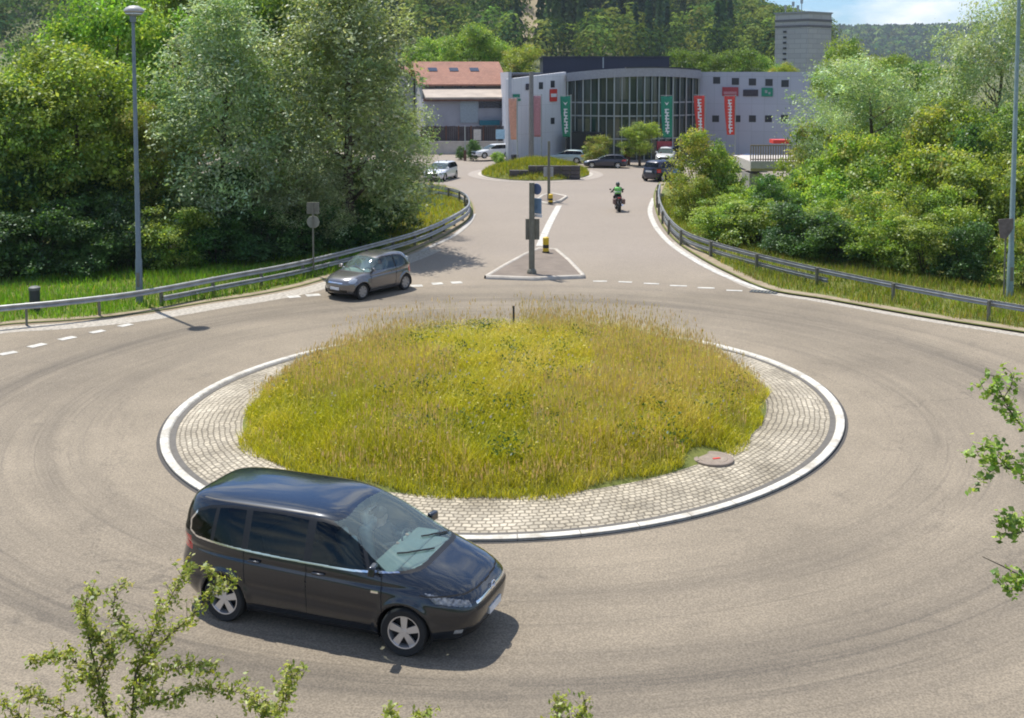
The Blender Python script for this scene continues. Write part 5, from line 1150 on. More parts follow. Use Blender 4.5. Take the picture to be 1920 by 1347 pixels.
def car(name, P, loc, heading, label, res, body_mat, group=None, detail=1, driver=None, steer=0.0, hero=False):
    """body = a stack of rounded plan outlines, one per height; regions of that one skin become the parts"""
    K = np.array(P['rows'], float)      # z, front x, rear x, half width, exponent
    zf = np.linspace(K[0, 0], K[-1, 0], 3000)
    c = [pchip(K[:, 0], K[:, i], zf) for i in range(1, 5)]
    step = np.hypot(np.diff(zf), np.max(np.abs(np.diff(np.stack(c[:3]), axis=1)), axis=0)); s = np.r_[0, np.cumsum(step)]
    zr = np.interp(np.linspace(0, s[-1], max(30, int(s[-1] / res))), s, zf)
    XF, XR, W, NE = [np.interp(zr, zf, q) for q in c]
    ph = np.linspace(0, np.pi, 6000); a0 = (K[2, 1] - K[2, 2]) / 2; w0 = K[2, 3]; n0 = 4.6
    xx = a0 * np.sign(np.cos(ph)) * np.abs(np.cos(ph)) ** (2 / n0); yy = w0 * np.sin(ph) ** (2 / n0); sl_ = np.r_[0, np.cumsum(np.hypot(np.diff(xx), np.diff(yy)))]
    PH = np.interp(np.linspace(0, sl_[-1], max(24, int(sl_[-1] / res))), sl_, ph)
    PH2 = np.r_[PH, (2 * np.pi - PH[1:-1])[::1][::-1][::-1]]; PH2 = np.r_[PH, 2 * np.pi - PH[-2:0:-1]]
    cosp, sinp = np.cos(PH2), np.sin(PH2); e = 2 / NE[:, None]
    X = (XF + XR)[:, None] / 2 + (XF - XR)[:, None] / 2 * np.sign(cosp) * np.abs(cosp) ** e
    Y = W[:, None] * np.sign(sinp) * np.abs(sinp) ** e; Z = np.repeat(zr[:, None], len(PH2), 1)
    xw = P['axles']; Rw = P['Rw']; Ra = P['arch']
    # wheel arch lips, door crease, sill tuck
    for ax in xw:
        d = np.hypot(X - ax, Z - Rw); Y += np.sign(Y) * np.where(np.abs(Y) > .5 * W.max(), P.get('lip', .02) * np.exp(-((d - Ra - .02) / .05) ** 2), 0)
    side_ok = np.abs(Y) > .8 * W[:, None]
    for zc, amp, wd in P.get('creases', []): Y -= np.sign(Y) * np.where(side_ok, amp * np.exp(-((Z - zc - .05 * X * P.get('rise', -.4)) / wd) ** 2), 0)
    X0 = X.copy()
    nr, nc = X.shape; V = np.stack([X, Y, Z], 2).reshape(-1, 3)
    i = np.arange(nr - 1)[:, None]; j = np.arange(nc)[None]; j2 = (j + 1) % nc
    Fa = np.stack([i * nc + j, i * nc + j2, (i + 1) * nc + j2, (i + 1) * nc + j], 2).reshape(-1, 4)
    h_ = nc // 2; q_ = np.arange(1, h_ - 0); top_ = (nr - 1) * nc; Fa = np.vstack([Fa, np.stack([top_ + q_ - 1, top_ + q_, top_ + (nc - q_) % nc, top_ + (nc - q_ + 1) % nc], 1)])
    Cn = V[Fa].mean(1); fx, fy, fz = Cn.T; wn_ = np.r_[np.repeat(((W[1:] + W[:-1]) / 2)[:, None], nc, 1).ravel(), np.full(len(q_), W[-1])]; yn = np.abs(fy) / wn_
    phf = np.r_[np.repeat(PH2[None], nr - 1, 0).ravel(), np.full(len(q_), 1.6)]; phd = np.degrees(np.where(phf > np.pi, 2 * np.pi - phf, phf))
    reg = np.zeros(len(Fa), int)          # 0 body
    names = ['body']; mats = [body_mat]
    def region(nm, m, mask, over=True):
        names.append(nm); mats.append(m); reg[mask if over else (mask & (reg == 0))] = len(names) - 1
    sideface = phd > 52
    trim = np.zeros(len(Fa), bool)
    # lower black sill and bumpers
    region('lower_trim', M['black'], fz < P['sill'])
    # glass
    sw = P['side_glass']; ins = in_poly(fx, fz, sw) & (yn > .5) & (phd > 40) & (phd < 165)
    dd = seg_dist(fx, fz, sw)
    if P.get('chrome'):
        region('window_trim', M['chrome'], (~ins) & (dd < P['chrome']) & (yn > .6) & (phd > 45) & (phd < 160) & P['chrome_where'](fx, fz))
    frame = (~ins) & (dd < .035) & (yn > .6) & (phd > 45) & (phd < 160) & (reg == 0) & (fz > P['belt'] + .03)
    if P.get('black_frame', True): region('window_frame', M['black'], frame)
    pil = np.zeros(len(Fa), bool)
    for (xa, xb, slope) in P['pillars']: xs = fx - slope * (fz - P['belt']); pil |= ins & (xs > xa) & (xs < xb)
    for (xa, xb, slope) in P['pillars']:
        for sgn_ in (1, -1): xs = fx - slope * (fz - P['belt']); region('pillar_trim', M['black'], ins & (xs > xa) & (xs < xb) & (fy * sgn_ > 0))
    ws = (phd < 90) & (fz > P['ws'][0] + P['ws'][3] * yn ** 2) & (fz < P['ws'][1] - P['ws'][4] * yn ** 2) & (yn < P['ws'][2]) & (fx > 0) if True else None
    ws = (phd < 75) & (fz > P['ws'][0] - P['ws'][3] * yn ** 2) & (fz < P['ws'][1] - P['ws'][4] * yn ** 2) & (yn < P['ws'][2])
    rw = (phd > 120) & (fz > P['rw'][0]) & (fz < P['rw'][1]) & (yn < P['rw'][2])
    # each side window a mesh of its own
    edges = sorted([(p[0] + p[1]) / 2 for p in P['pillars']], reverse=True)
    xs = fx - (P['pillars'][0][2] if P['pillars'] else 0) * (fz - P['belt'])
    for sgn_ in (1, -1):
        bounds = [9] + edges + [-9]
        for b0_, b1_ in zip(bounds[:-1], bounds[1:]):
            mk = ins & ~pil & (fy * sgn_ > 0) & (fx < b0_) & (fx >= b1_)
            if mk.sum() > 3: region('side_window', M[P.get('side_mat', 'glass_tint')], mk)
    ring_ws = (phd < 75) & (fz > P['ws'][0] - P['ws'][3] * yn ** 2 - .028) & (fz <= P['ws'][0] - P['ws'][3] * yn ** 2) & (yn < .93)
    region('scuttle', M['black'], ring_ws & (reg == 0))
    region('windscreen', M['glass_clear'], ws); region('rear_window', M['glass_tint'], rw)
    for nm, m, msk in P['extras'](fx, fy, fz, phd, yn): 
        for sgn_ in ((1, -1) if nm in ('headlight', 'tail_light', 'fog_lamp', 'indicator') else (0,)):
            mk = msk & ((fy * sgn_ > 0) if sgn_ else True)
            if mk.any(): region(nm, M[m], mk)
    # shut lines
    seam = np.zeros(len(Fa), bool); sw_ = max(.006, res * .55)
    for (xa, z0, xb, z1) in P['seams']:
        t = np.clip((fz - z0) / (z1 - z0 + 1e-9), 0, 1); seam |= (np.abs(fx - (xa + (xb - xa) * t)) < sw_) & (fz > min(z0, z1)) & (fz < max(z0, z1)) & (yn > .7) & (phd > 50) & (phd < 140)
    for (x0, x1, zz) in P.get('hseams', []): seam |= (np.abs(fz - zz) < sw_) & (fx > x0) & (fx < x1) & (yn > .7) & (phd > 50)
    if detail:
        for sgn_ in (1, -1): region('panel_joint', M['void'], seam & (reg == 0) & (fy * sgn_ > 0))
    arch = np.zeros(len(Fa), bool)
    for ax in xw: arch |= (np.hypot(fx - ax, fz - Rw) < Ra) & (np.abs(fy) > .45 * W.max())
    root = empty(name, loc, heading); tag(root, label, P.get('cat', 'car'), group)
    for r, (nm, m) in enumerate(zip(names, mats)):
        k = (reg == r) & ~arch
        if not k.any(): continue
        u, inv = np.unique(Fa[k], return_inverse=True); link(nm, np_mesh(nm, V[u], inv.reshape(-1, 4)), m, root, True)
    # wheel houses, floor
    mb = MB()
    for ax in xw:
        for sg in (1, -1):
            yo = sg * (W.max() - .055); yi = sg * (W.max() - .34); n = 16; vv = []
            for k in range(n + 1):
                a = math.pi * (-.12 + 1.24 * k / n)
                for yv in (yo, yi): vv.append((ax + (Ra + .012) * math.cos(a), yv, Rw + (Ra + .012) * math.sin(a)))
            mb.add(vv, [(2 * k, 2 * k + 1, 2 * k + 3, 2 * k + 2) for k in range(n)]); b_ = len(vv)
            mb.add([(ax, yi, Rw)] + [vv[2 * k + 1] for k in range(n + 1)], [(0, k + 1, k + 2) for k in range(n)])
    gl = P['rows'][0]
    mb.box((0, 0, gl[0] + .06), (gl[1] - gl[2] - .25, 2 * W.max() - .72, .10)); mb.build('underbody', M['void'], root)
    for n_, ax in enumerate(xw):
        for sg in (1, -1): wheel(root, ax, sg * (W.max() - P.get('inset', .125)), Rw, sg, P.get('tw', .21), P.get('alloy', 'alloy'), P.get('spokes', 5), steer if ax > 0 else 0)
    # mirrors, plates, handles
    mx_, mz_ = P['mirror']; r_ = int(np.argmin(np.abs(zr - mz_))); a_ = (XF[r_] - XR[r_]) / 2; ymir = W[r_] * max(0, 1 - abs((mx_ - (XF[r_] + XR[r_]) / 2) / a_) ** NE[r_]) ** (1 / NE[r_])
    for sg in (1, -1):
        mb = MB(); yb = float(ymir) - .03
        mb.box((mx_, sg * (yb + .14), mz_ + .065), (.10, .20, .125), sg * R(-10), 0, R(8), .86); mb.box((mx_ + .01, sg * (yb + .03), mz_ + .01), (.06, .14, .04)); mb.build('mirror', body_mat, root, True, bevel=.03)
    zp = P.get('plate_z', .45); xfp = float(np.interp(zp, zr, XF)); xrp = float(np.interp(P.get('rplate_z', .75), zr, XR))
    mb = MB(); mb.box((xfp + .008, 0, zp), (.03, .42, .095)); mb.build('number_plate', M['sign_white'], root, bevel=.004)
    mb = MB(); mb.box((xrp - .01, 0, P.get('rplate_z', .75)), (.03, .5, .11)); mb.build('number_plate', M['sign_white'], root, bevel=.004)
    if hero:
        mb = MB(); ez = .715; ex = float(np.interp(ez, zr, XF)) + .012; Me = Matrix.Translation((ex, 0, ez)) @ Matrix.Rotation(R(90), 4, 'Y')
        mb.lathe([(.068 + .009 * math.cos(a), .009 * math.sin(a)) for a in np.linspace(0, 6.283, 8, endpoint=False)], 28, Me, True); mb.box((ex, 0, ez), (.016, .17, .014), 0, R(-8)); mb.build('emblem', M['chrome'], root, True)
    if detail:
        for (hx, hz) in P.get('handles', []):
            for sg in (1, -1):
                yb = float(np.interp(hz, zr, W)); mb = MB(); mb.box((hx, sg * (yb + .005), hz), (.19, .04, .03)); mb.build('door_handle', body_mat, root, True, bevel=.008)
        # cabin
        wc = float(np.interp(P['belt'], zr, W)); sx = P['seat_x']
        mb = MB(); mb.box((P['ws_base'] - .12, 0, P['belt'] - .06), (.30, 2 * wc - .72, .10)); mb.box((P['ws_base'] - .45, 0, P['belt'] - .07), (.36, 2 * wc - .30, .12)); mb.box((P['ws_base'] - .66, 0, P['belt'] - .17), (.14, 2 * wc - .30, .22)); mb.build('dashboard', M['dash'], root, bevel=.03)
        for sg in (1, -1):
            mb = MB(); mb.box((sx, sg * .37, .56), (.52, .5, .16)); mb.build('seat', M['seat'], root, bevel=.05)
            mb = MB(); mb.box((sx - .30, sg * .37, .88), (.15, .48, .62), 0, 0, R(-14)); mb.build('seat_back', M['seat'], root, bevel=.05)
            mb = MB(); mb.box((sx - .41, sg * .37, 1.25), (.09, .26, .18), 0, 0, R(-12)); mb.build('headrest', M['seat'], root, bevel=.04)
        mb = MB(); mb.box((sx - 1.15, 0, .60), (.5, 1.2, .16)); mb.box((sx - 1.45, 0, .92), (.15, 1.2, .6), 0, 0, R(-14)); mb.build('rear_bench', M['seat'], root, bevel=.05)
        mb = MB(); Ms = Matrix.Translation((sx + P.get('wheel_x', .46), .37, P['belt'] - .08)) @ Matrix.Rotation(R(68), 4, 'Y')
        mb.lathe([(.17 + .014 * math.cos(a), .014 * math.sin(a)) for a in np.linspace(0, 6.283, 8, endpoint=False)], 24, Ms, True); mb.build('steering_wheel', M['black'], root, True)
        mb = MB(); zz = P['ws'][1] - .10; mb.box((float(np.interp(zz, zr, XF)) - .10, 0, zz), (.05, .22, .07)); mb.build('rear_view_mirror', M['black'], root, bevel=.01)
        for (y0, y1) in ((.55, .02), (-.05, -.6)):
            pts = []
            for t in np.linspace(0, 1, 6):
                yv = y0 + (y1 - y0) * t; zv = P['ws'][0] + .02 + .11 * t; r_ = int(np.argmin(np.abs(zr - zv))); a_ = (XF[r_] - XR[r_]) / 2
                pts.append(((XF[r_] + XR[r_]) / 2 + a_ * (1 - (abs(yv) / W[r_]) ** NE[r_]) ** (1 / NE[r_]) + .018, yv, zr[r_] + .012))
            mb = MB(); mb.tube(pts, .012, 5); mb.build('wiper', M['black'], root, True)
    return root

# five door people carrier: bonnet and steep screen in one line, long glasshouse
MPV = dict(
    rows=[(.17, 2.10, -2.14, .80, 4.2), (.26, 2.22, -2.24, .875, 4.4), (.42, 2.31, -2.31, .915, 4.6), (.58, 2.33, -2.33, .930, 4.6), (.70, 2.30, -2.33, .935, 4.5), (.79, 2.22, -2.325, .935, 4.2),
          (.86, 2.12, -2.32, .930, 4.0), (.93, 1.96, -2.31, .924, 3.9), (.99, 1.79, -2.305, .916, 4.0), (1.04, 1.63, -2.30, .906, 4.2), (1.08, 1.52, -2.295, .896, 4.4), (1.14, 1.385, -2.285, .878, 4.6), (1.25, 1.165, -2.255, .845, 4.8),
          (1.36, .94, -2.225, .810, 5.2), (1.46, .72, -2.19, .776, 5.4), (1.54, .53, -2.155, .746, 5.4), (1.60, .365, -2.12, .718, 5.2), (1.635, .25, -2.075, .684, 4.8), (1.66, .10, -2.0, .622, 4.2), (1.68, -.10, -1.86, .52, 3.6), (1.695, -.34, -1.6, .36, 2.9), (1.702, -.55, -1.35, .17, 2.4), (1.704, -.75, -1.1, .02, 2)],
    axles=(1.38, -1.38), Rw=.325, arch=.375, sill=.25, belt=1.05, tw=.22,
    side_glass=[(1.30, 1.085), (1.16, 1.21), (.84, 1.37), (.49, 1.495), (.12, 1.56), (-.6, 1.585), (-1.3, 1.57), (-1.66, 1.53), (-1.88, 1.45), (-2.0, 1.31), (-1.99, 1.19), (-1.86, 1.135), (-1.2, 1.09), (-.4, 1.065), (.6, 1.055)],
    chrome=.026, chrome_where=lambda x, z: (z < 1.135) | (x < -1.9), pillars=[(.86, .91, -.5), (-.10, .02, .0), (-1.08, -.98, .0), (-1.62, -1.56, .1)],
    ws=(1.095, 1.612, .915, .03, .05), rw=(1.16, 1.54, .86), ws_base=1.46, seat_x=.62, wheel_x=.25, mirror=(.98, 1.07), plate_z=.46, rplate_z=.85,
    creases=[(.92, .014, .035), (.55, .010, .06)], rise=-.5, lip=.022,
    seams=[(1.10, .34, 1.06, 1.05), (-.06, .34, -.05, 1.06), (-1.02, .62, -1.04, 1.07)], hseams=[(-1.0, 1.02, .335)], handles=[(.14, .93), (-.86, .95)],
    extras=lambda x, y, z, p, n: [
        ('headlight', 'headlamp', (p > 22) & (p < 52) & (z > .675 + (p - 20) * .0024) & (z < .745 + (p - 20) * .0036)),
        ('grille', 'chrome', (p < 15) & (z > .675) & (z < .715)), ('grille_mesh', 'black', (p < 17) & (z > .60) & (z < .65)),
        ('air_intake', 'black', (p < 30) & (z > .27) & (z < .40)), ('fog_lamp', 'lamp', (p > 32) & (p < 40) & (z > .335) & (z < .40)),
        ('roof_rail', 'black', (z > 1.628) & (z < 1.640) & (p > 58) & (p < 125)), ('bonnet_line', 'void', (p < 60) & (abs(z - .80 - (n * .03)) < .0075) & (x > 1.6)),
        ('indicator', 'chrome', (x > .93) & (x < 1.03) & (z > .80) & (z < .832) & (n > .8)),
        ('tail_light', 'red_lamp', (p > 112) & (p < 160) & (z > .90) & (z < 1.10) & (x < -1.98))])
# small rounded hatchback
HATCH = dict(
    rows=[(.17, 1.60, -1.62, .68, 3.6), (.26, 1.72, -1.72, .76, 3.8), (.42, 1.77, -1.77, .80, 4.0), (.56, 1.775, -1.775, .815, 4.0), (.68, 1.73, -1.77, .82, 3.8), (.76, 1.64, -1.76, .815, 3.6), (.82, 1.48, -1.75, .81, 3.5), (.88, 1.22, -1.74, .80, 3.6), (.925, .99, -1.73, .79, 3.8),
          (.97, .86, -1.71, .775, 4.0), (1.10, .66, -1.62, .73, 4.2), (1.24, .44, -1.50, .68, 4.2), (1.34, .26, -1.40, .635, 4.0), (1.41, .08, -1.28, .57, 3.5), (1.45, -.08, -1.12, .47, 3.0), (1.475, -.25, -.92, .31, 2.6), (1.485, -.4, -.72, .12, 2.2), (1.488, -.5, -.6, .02, 2)],
    axles=(1.14, -1.15), Rw=.295, arch=.34, sill=.22, belt=.93, tw=.18,
    side_glass=[(.80, .965), (.52, 1.15), (.24, 1.29), (-.05, 1.355), (-.6, 1.36), (-1.0, 1.30), (-1.22, 1.12), (-1.24, 1.0), (-.9, .955), (0, .94)],
    pillars=[(.50, .54, -.4), (-.62, -.54, .05)], ws=(.935, 1.375, .90, .02, .05), rw=(1.02, 1.33, .82), ws_base=.92, seat_x=.05, mirror=(.62, .95), plate_z=.42, rplate_z=.72,
    creases=[(.80, .012, .03)], rise=-.2, lip=.03, seams=[(.80, .32, .70, .94), (-.58, .32, -.60, .95)], hseams=[(-.58, .8, .30)], handles=[(-.42, .82)],
    extras=lambda x, y, z, p, n: [('headlight', 'lamp', (np.hypot((p - 37) / 11, (z - .70) / .085) < 1)), ('air_intake', 'black', (p < 24) & (z > .27) & (z < .38)), ('grille', 'chrome', (p < 10) & (z > .60) & (z < .645)),
        ('tail_light', 'red_lamp', (p > 128) & (p < 150) & (z > .66) & (z < .90))])
# estate / saloon-like long car
ESTATE = dict(
    rows=[(.17, 2.10, -2.12, .76, 4.2), (.26, 2.24, -2.24, .86, 4.4), (.45, 2.30, -2.29, .90, 4.6), (.60, 2.29, -2.30, .905, 4.5), (.70, 2.22, -2.295, .905, 4.3), (.78, 2.02, -2.29, .90, 4.2), (.85, 1.65, -2.28, .89, 4.2), (.91, 1.22, -2.27, .88, 4.4), (.95, .98, -2.26, .87, 4.6), (1.05, .76, -2.20, .83, 4.8),
          (1.18, .47, -2.10, .78, 4.8), (1.30, .16, -1.98, .72, 4.6), (1.38, -.08, -1.86, .65, 4.0), (1.43, -.3, -1.65, .52, 3.2), (1.455, -.55, -1.3, .3, 2.6), (1.463, -.8, -1.05, .05, 2)],
    axles=(1.36, -1.34), Rw=.32, arch=.36, sill=.22, belt=.94, tw=.2,
    side_glass=[(.92, .96), (.5, 1.17), (.15, 1.29), (-.3, 1.34), (-1.1, 1.335), (-1.7, 1.28), (-1.98, 1.02), (-1.5, .98), (0, .95)],
    pillars=[(-.06, .02, 0), (-1.02, -.94, 0)], ws=(.955, 1.35, .91, .02, .04), rw=(1.0, 1.3, .85), ws_base=.98, seat_x=.1, mirror=(.72, .96), plate_z=.45, rplate_z=.8,
    creases=[(.80, .012, .03)], lip=.02, seams=[(.85, .32, .80, .95), (-.02, .32, -.02, .95), (-.95, .5, -.98, .96)], handles=[(.1, .82), (-.85, .83)],
    extras=lambda x, y, z, p, n: [('headlight', 'lamp', (p > 22) & (p < 56) & (z > .60) & (z < .72)), ('grille', 'black', (p < 18) & (z > .46) & (z < .66)), ('air_intake', 'black', (p < 32) & (z > .25) & (z < .36)),
        ('tail_light', 'red_lamp', (p > 122) & (p < 152) & (z > .74) & (z < .90) & (n > .45))])

def skin_body(name, J, edges, m, parent=None, root='pelvis', levels=2):
    """one continuous body grown over a joint tree; J: name -> (x, y, z, radius)"""
    keys = list(J); me = bpy.data.meshes.new(name); me.from_pydata([J[k][:3] for k in keys], [(keys.index(a), keys.index(b)) for a, b in edges], []); me.update()
    o = bpy.data.objects.new(name, me); COL.objects.link(o)
    sk = o.modifiers.new('skin', 'SKIN'); sk.use_smooth_shade = True
    for v, k in zip(me.skin_vertices[0].data, keys): v.radius = (J[k][3], J[k][3]); v.use_root = (k == root)
    ss = o.modifiers.new('sub', 'SUBSURF'); ss.levels = ss.render_levels = levels
    bpy.context.view_layer.update()
    me2 = bpy.data.meshes.new_from_object(o.evaluated_get(bpy.context.evaluated_depsgraph_get())); bpy.data.objects.remove(o)
    me2.materials.clear()
    return link(name, me2, m if isinstance(m, list) else [m], parent, True)
def hand(J, Ed, pre, wrist, d, side, curl):
    """palm and five bent fingers growing from the wrist along d"""
    d = Vector(d).normalized(); s = Vector(side).normalized(); c = Vector(curl).normalized(); w = Vector(wrist)
    p = w + d * .07; J[pre + 'palm'] = (*p, .026); Ed.append((pre + 'wrist', pre + 'palm'))
    for k, (off, ln) in enumerate(((-.033, .062), (-.011, .074), (.011, .07), (.032, .055))):
        a = p + s * off + d * .025; b = a + (d * .7 + c * .5).normalized() * ln * .55; e = b + (d * .1 + c).normalized() * ln * .55
        for nm, q, r in (('a', a, .0095), ('b', b, .0085), ('c', e, .007)): J[f'{pre}f{k}{nm}'] = (*q, r)
        Ed += [(pre + 'palm', f'{pre}f{k}a'), (f'{pre}f{k}a', f'{pre}f{k}b'), (f'{pre}f{k}b', f'{pre}f{k}c')]
    t1 = w + d * .045 - s * .04; t2 = t1 + (d * .6 - s * .3 + c * .5).normalized() * .04
    J[pre + 't1'] = (*t1, .011); J[pre + 't2'] = (*t2, .008); Ed += [(pre + 'palm', pre + 't1'), (pre + 't1', pre + 't2')]
def seated_person(root, hip, lean, grips, label, cloth, skin, knee, foot, helmet=None, hair=True, vest=None):
    """sitting figure: one body mesh; clothing, hair and helmet ride on it"""
    o = empty('person', root[0], root[1]); tag(o, label, 'person')
    hx, hy, hz = hip; J = {}; E = []
    ch = (hx - math.sin(lean) * .34, hy, hz + math.cos(lean) * .34); nk = (hx - math.sin(lean) * .50, hy, hz + math.cos(lean) * .50); hd = (nk[0] + .02, hy, nk[2] + .10); tp = (nk[0] + .025, hy, nk[2] + .20)
    J['pelvis'] = (hx, hy, hz, .135); J['waist'] = (hx - math.sin(lean) * .16, hy, hz + math.cos(lean) * .16, .125); J['chest'] = (*ch, .15); J['neck'] = (*nk, .058); J['head'] = (*hd, .088); J['top'] = (*tp, .075); J['nose'] = (hd[0] + .10, hy, hd[2] + .02, .016)
    E += [('pelvis', 'waist'), ('waist', 'chest'), ('chest', 'neck'), ('neck', 'head'), ('head', 'top'), ('head', 'nose')]
    for sg, g in ((1, grips[0]), (-1, grips[1])):
        s = 'L' if sg > 0 else 'R'; sh = Vector((ch[0] + .0, hy + sg * .185, ch[2] + .09)); gr = Vector(g); wr = gr + (sh - gr).normalized() * .07
        el = (sh + wr) / 2 + Vector((-.03, sg * .07, -.11)); J[s + 'sh'] = (*sh, .062); J[s + 'el'] = (*el, .044); J[s + 'wrist'] = (*wr, .03)
        E += [('chest', s + 'sh'), (s + 'sh', s + 'el'), (s + 'el', s + 'wrist')]; hand(J, E, s, wr, (gr - wr) + Vector((.02, 0, 0)), (0, -sg * .6, .8), (.3, -sg * .2, -.8))
        hp = (hx + .04, hy + sg * .11, hz - .02); kn = (hx + knee[0], hy + sg * knee[1], hz + knee[2]); ft = (hx + foot[0], hy + sg * foot[1], hz + foot[2])
        J[s + 'hip'] = (*hp, .095); J[s + 'kn'] = (*kn, .065); J[s + 'an'] = (*ft, .045); J[s + 'toe'] = (ft[0] + .17, ft[1], ft[2] - .03, .038)
        E += [('pelvis', s + 'hip'), (s + 'hip', s + 'kn'), (s + 'kn', s + 'an'), (s + 'an', s + 'toe')]
    b = skin_body('body', J, E, [cloth, skin], o)
    me = b.data; z0 = nk[2] - .01; wrs = [Vector(J['Lwrist'][:3]), Vector(J['Rwrist'][:3])]; gs = [Vector(g) for g in grips]
    for p in me.polygons:
        c = p.center
        if c.z > z0 and abs(c.y - hy) < .14 or any((c - g).length < .085 for g in gs): p.material_index = 1
    if hair:
        mb = MB(); mb.ball((tp[0] - .02, hy, tp[2] - .03), (.105, .092, .095), 16, 10); mb.build('hair', M['hair'], o, True)
    if helmet:
        mb = MB(); mb.ball((hd[0] + .01, hy, hd[2] + .05), (.145, .125, .15), 20, 12); mb.build('helmet', helmet, o, True)
        mb = MB(); mb.ball((hd[0] + .075, hy, hd[2] + .06), (.095, .108, .055), 16, 8); mb.build('visor', M['win_dark'], o, True)
    if vest:
        mb = MB(); up = Matrix.Translation((hx, hy, hz)) @ Matrix.Rotation(-lean, 4, 'Y')
        mb.lathe([(.165, .07), (.172, .18), (.19, .30), (.205, .40), (.15, .475), (.085, .49)], 24, up @ Matrix.Diagonal((1.0, 1.12, 1, 1))); v = mb.build('vest', vest, o, True); s_ = v.modifiers.new('thick', 'SOLIDIFY'); s_.thickness = .012
        mb = MB(); mb.lathe([(.183, .16), (.186, .20)], 24, up @ Matrix.Diagonal((1.0, 1.12, 1, 1))); q = mb.build('reflective_band', M['sign_white'], v, True); s_ = q.modifiers.new('thick', 'SOLIDIFY'); s_.thickness = .008
    return o

M['paint_navy'] = paint('black_blue_paint', (.011, .016, .024), .35, .2); M['paint_grey'] = paint('grey_metallic_paint', (.20, .195, .20), .75, .27); M['paint_white'] = paint('white_car_paint', (.72, .73, .74), 0, .3)
M['paint_dark'] = paint('dark_car_paint', (.012, .014, .035), .2, .3); M['paint_teal'] = paint('pale_teal_paint', (.36, .46, .48), .3, .3); M['paint_blue'] = paint('blue_car_paint', (.03, .06, .14), .3, .3)
M['alloy_dull'] = mat('dull_alloy', (.40, .385, .37), .45, .4, .1)

MINI = (-2.54, 16.30, 0); MINI_H = R(-20)
car('minivan', MPV, MINI, MINI_H, 'dark blue black people carrier driving round the roundabout in front of the island', .013, M['paint_navy'], steer=R(6), hero=True).scale = (1.05, 1.05, 1.05)
def local(loc, h): return ((loc, h))
seated_person((MINI, MINI_H), (.52, .37, .74), R(8), [(.87, .37 + .16, 1.02), (.87, .37 - .16, 1.02)], 'driver in dark clothes at the wheel of the dark people carrier', M['cloth_dark'], M['skin'], (.40, .12, .04), (.62, .12, -.36))
HB = (-5.26, 40.81, 0); HB_H = R(-126)
HP = dict(HATCH, alloy='alloy_dull', spokes=7, side_mat='glass_light'); car('hatchback', HP, HB, HB_H, 'small grey rounded hatchback entering the roundabout from the far road', .02, M['paint_grey'])
seated_person((HB, HB_H), (-.05, .36, .60), R(18), [(.34, .36 + .15, .86), (.34, .36 - .15, .86)], 'driver in pale shirt at the open window of the small grey hatchback', M['cloth_light'], M['skin'], (.40, .12, .08), (.70, .12, -.28))
def far_car(P, loc, h, label, m, sc=1.0, name='car', group='cars near the far buildings', zs=1.0):
    o = car(name, P, loc, h, label, .045, m, group, detail=0); o.scale = (sc, sc, sc * zs); return o
far_car(dict(ESTATE), (-5.45, 85.3, 0), R(-106), 'white car driving towards us left of the far roundabout', M['paint_white'], .95)
far_car(dict(ESTATE, cat='car'), (8.05, 96.2, 0), R(172), 'dark blue estate car seen from the side right of the far island', M['paint_dark'], .82)
far_car(dict(ESTATE), (4.9, 101.5, 0), R(165), 'pale teal car half hidden behind the far island wall', M['paint_teal'], .85)
far_car(dict(ESTATE), (14.0, 101.5, 0), R(-104), 'white parked car below the red advertising board', M['paint_white'], .92, zs=1.08)
far_car(dict(HATCH), (11.5, 84.8, 0), R(48), 'dark blue car leaving behind the start of the right guardrail', M['paint_dark'], 1.08)
far_car(dict(ESTATE, cat='van'), (-1.9, 104.5, .25), R(-148), 'white van parked behind the round clipped shrub', M['paint_white'], .9, 'van')
far_car(dict(HATCH), (19.1, 92.5, 0), R(180), 'blue car glimpsed between the green bush and the small bridge', M['paint_blue'], 1.0)
b = G(1264, 338); o = empty('blue_sign', (b[0], b[1] - 1.2, 0)); tag(o, 'small blue sign at the far end of the right guardrail', 'sign'); mb = MB(); mb.box((0, 0, .62), (.5, .04, .62)); mb.build('panel', mat('sky_blue_sign', (.14, .30, .55), .5), o); mb = MB(); mb.tube([(0, .04, 0), (0, .04, .95)], .03, 8); mb.build('pole', M['alu'], o)
b = AT(965, 291, 99); o = empty('litter_bin', (b[0], 99, 0)); tag(o, 'black bin standing beside the tall taupe pole', 'bin'); mb = MB(); mb.lathe([(.26, 0), (.32, .8), (.34, .8)], 16); mb.build('body', M['black'], o, True); mb = MB(); mb.lathe([(.34, .8), (.3, .92), (.01, .96)], 16); mb.build('lid', M['black'], o, True)

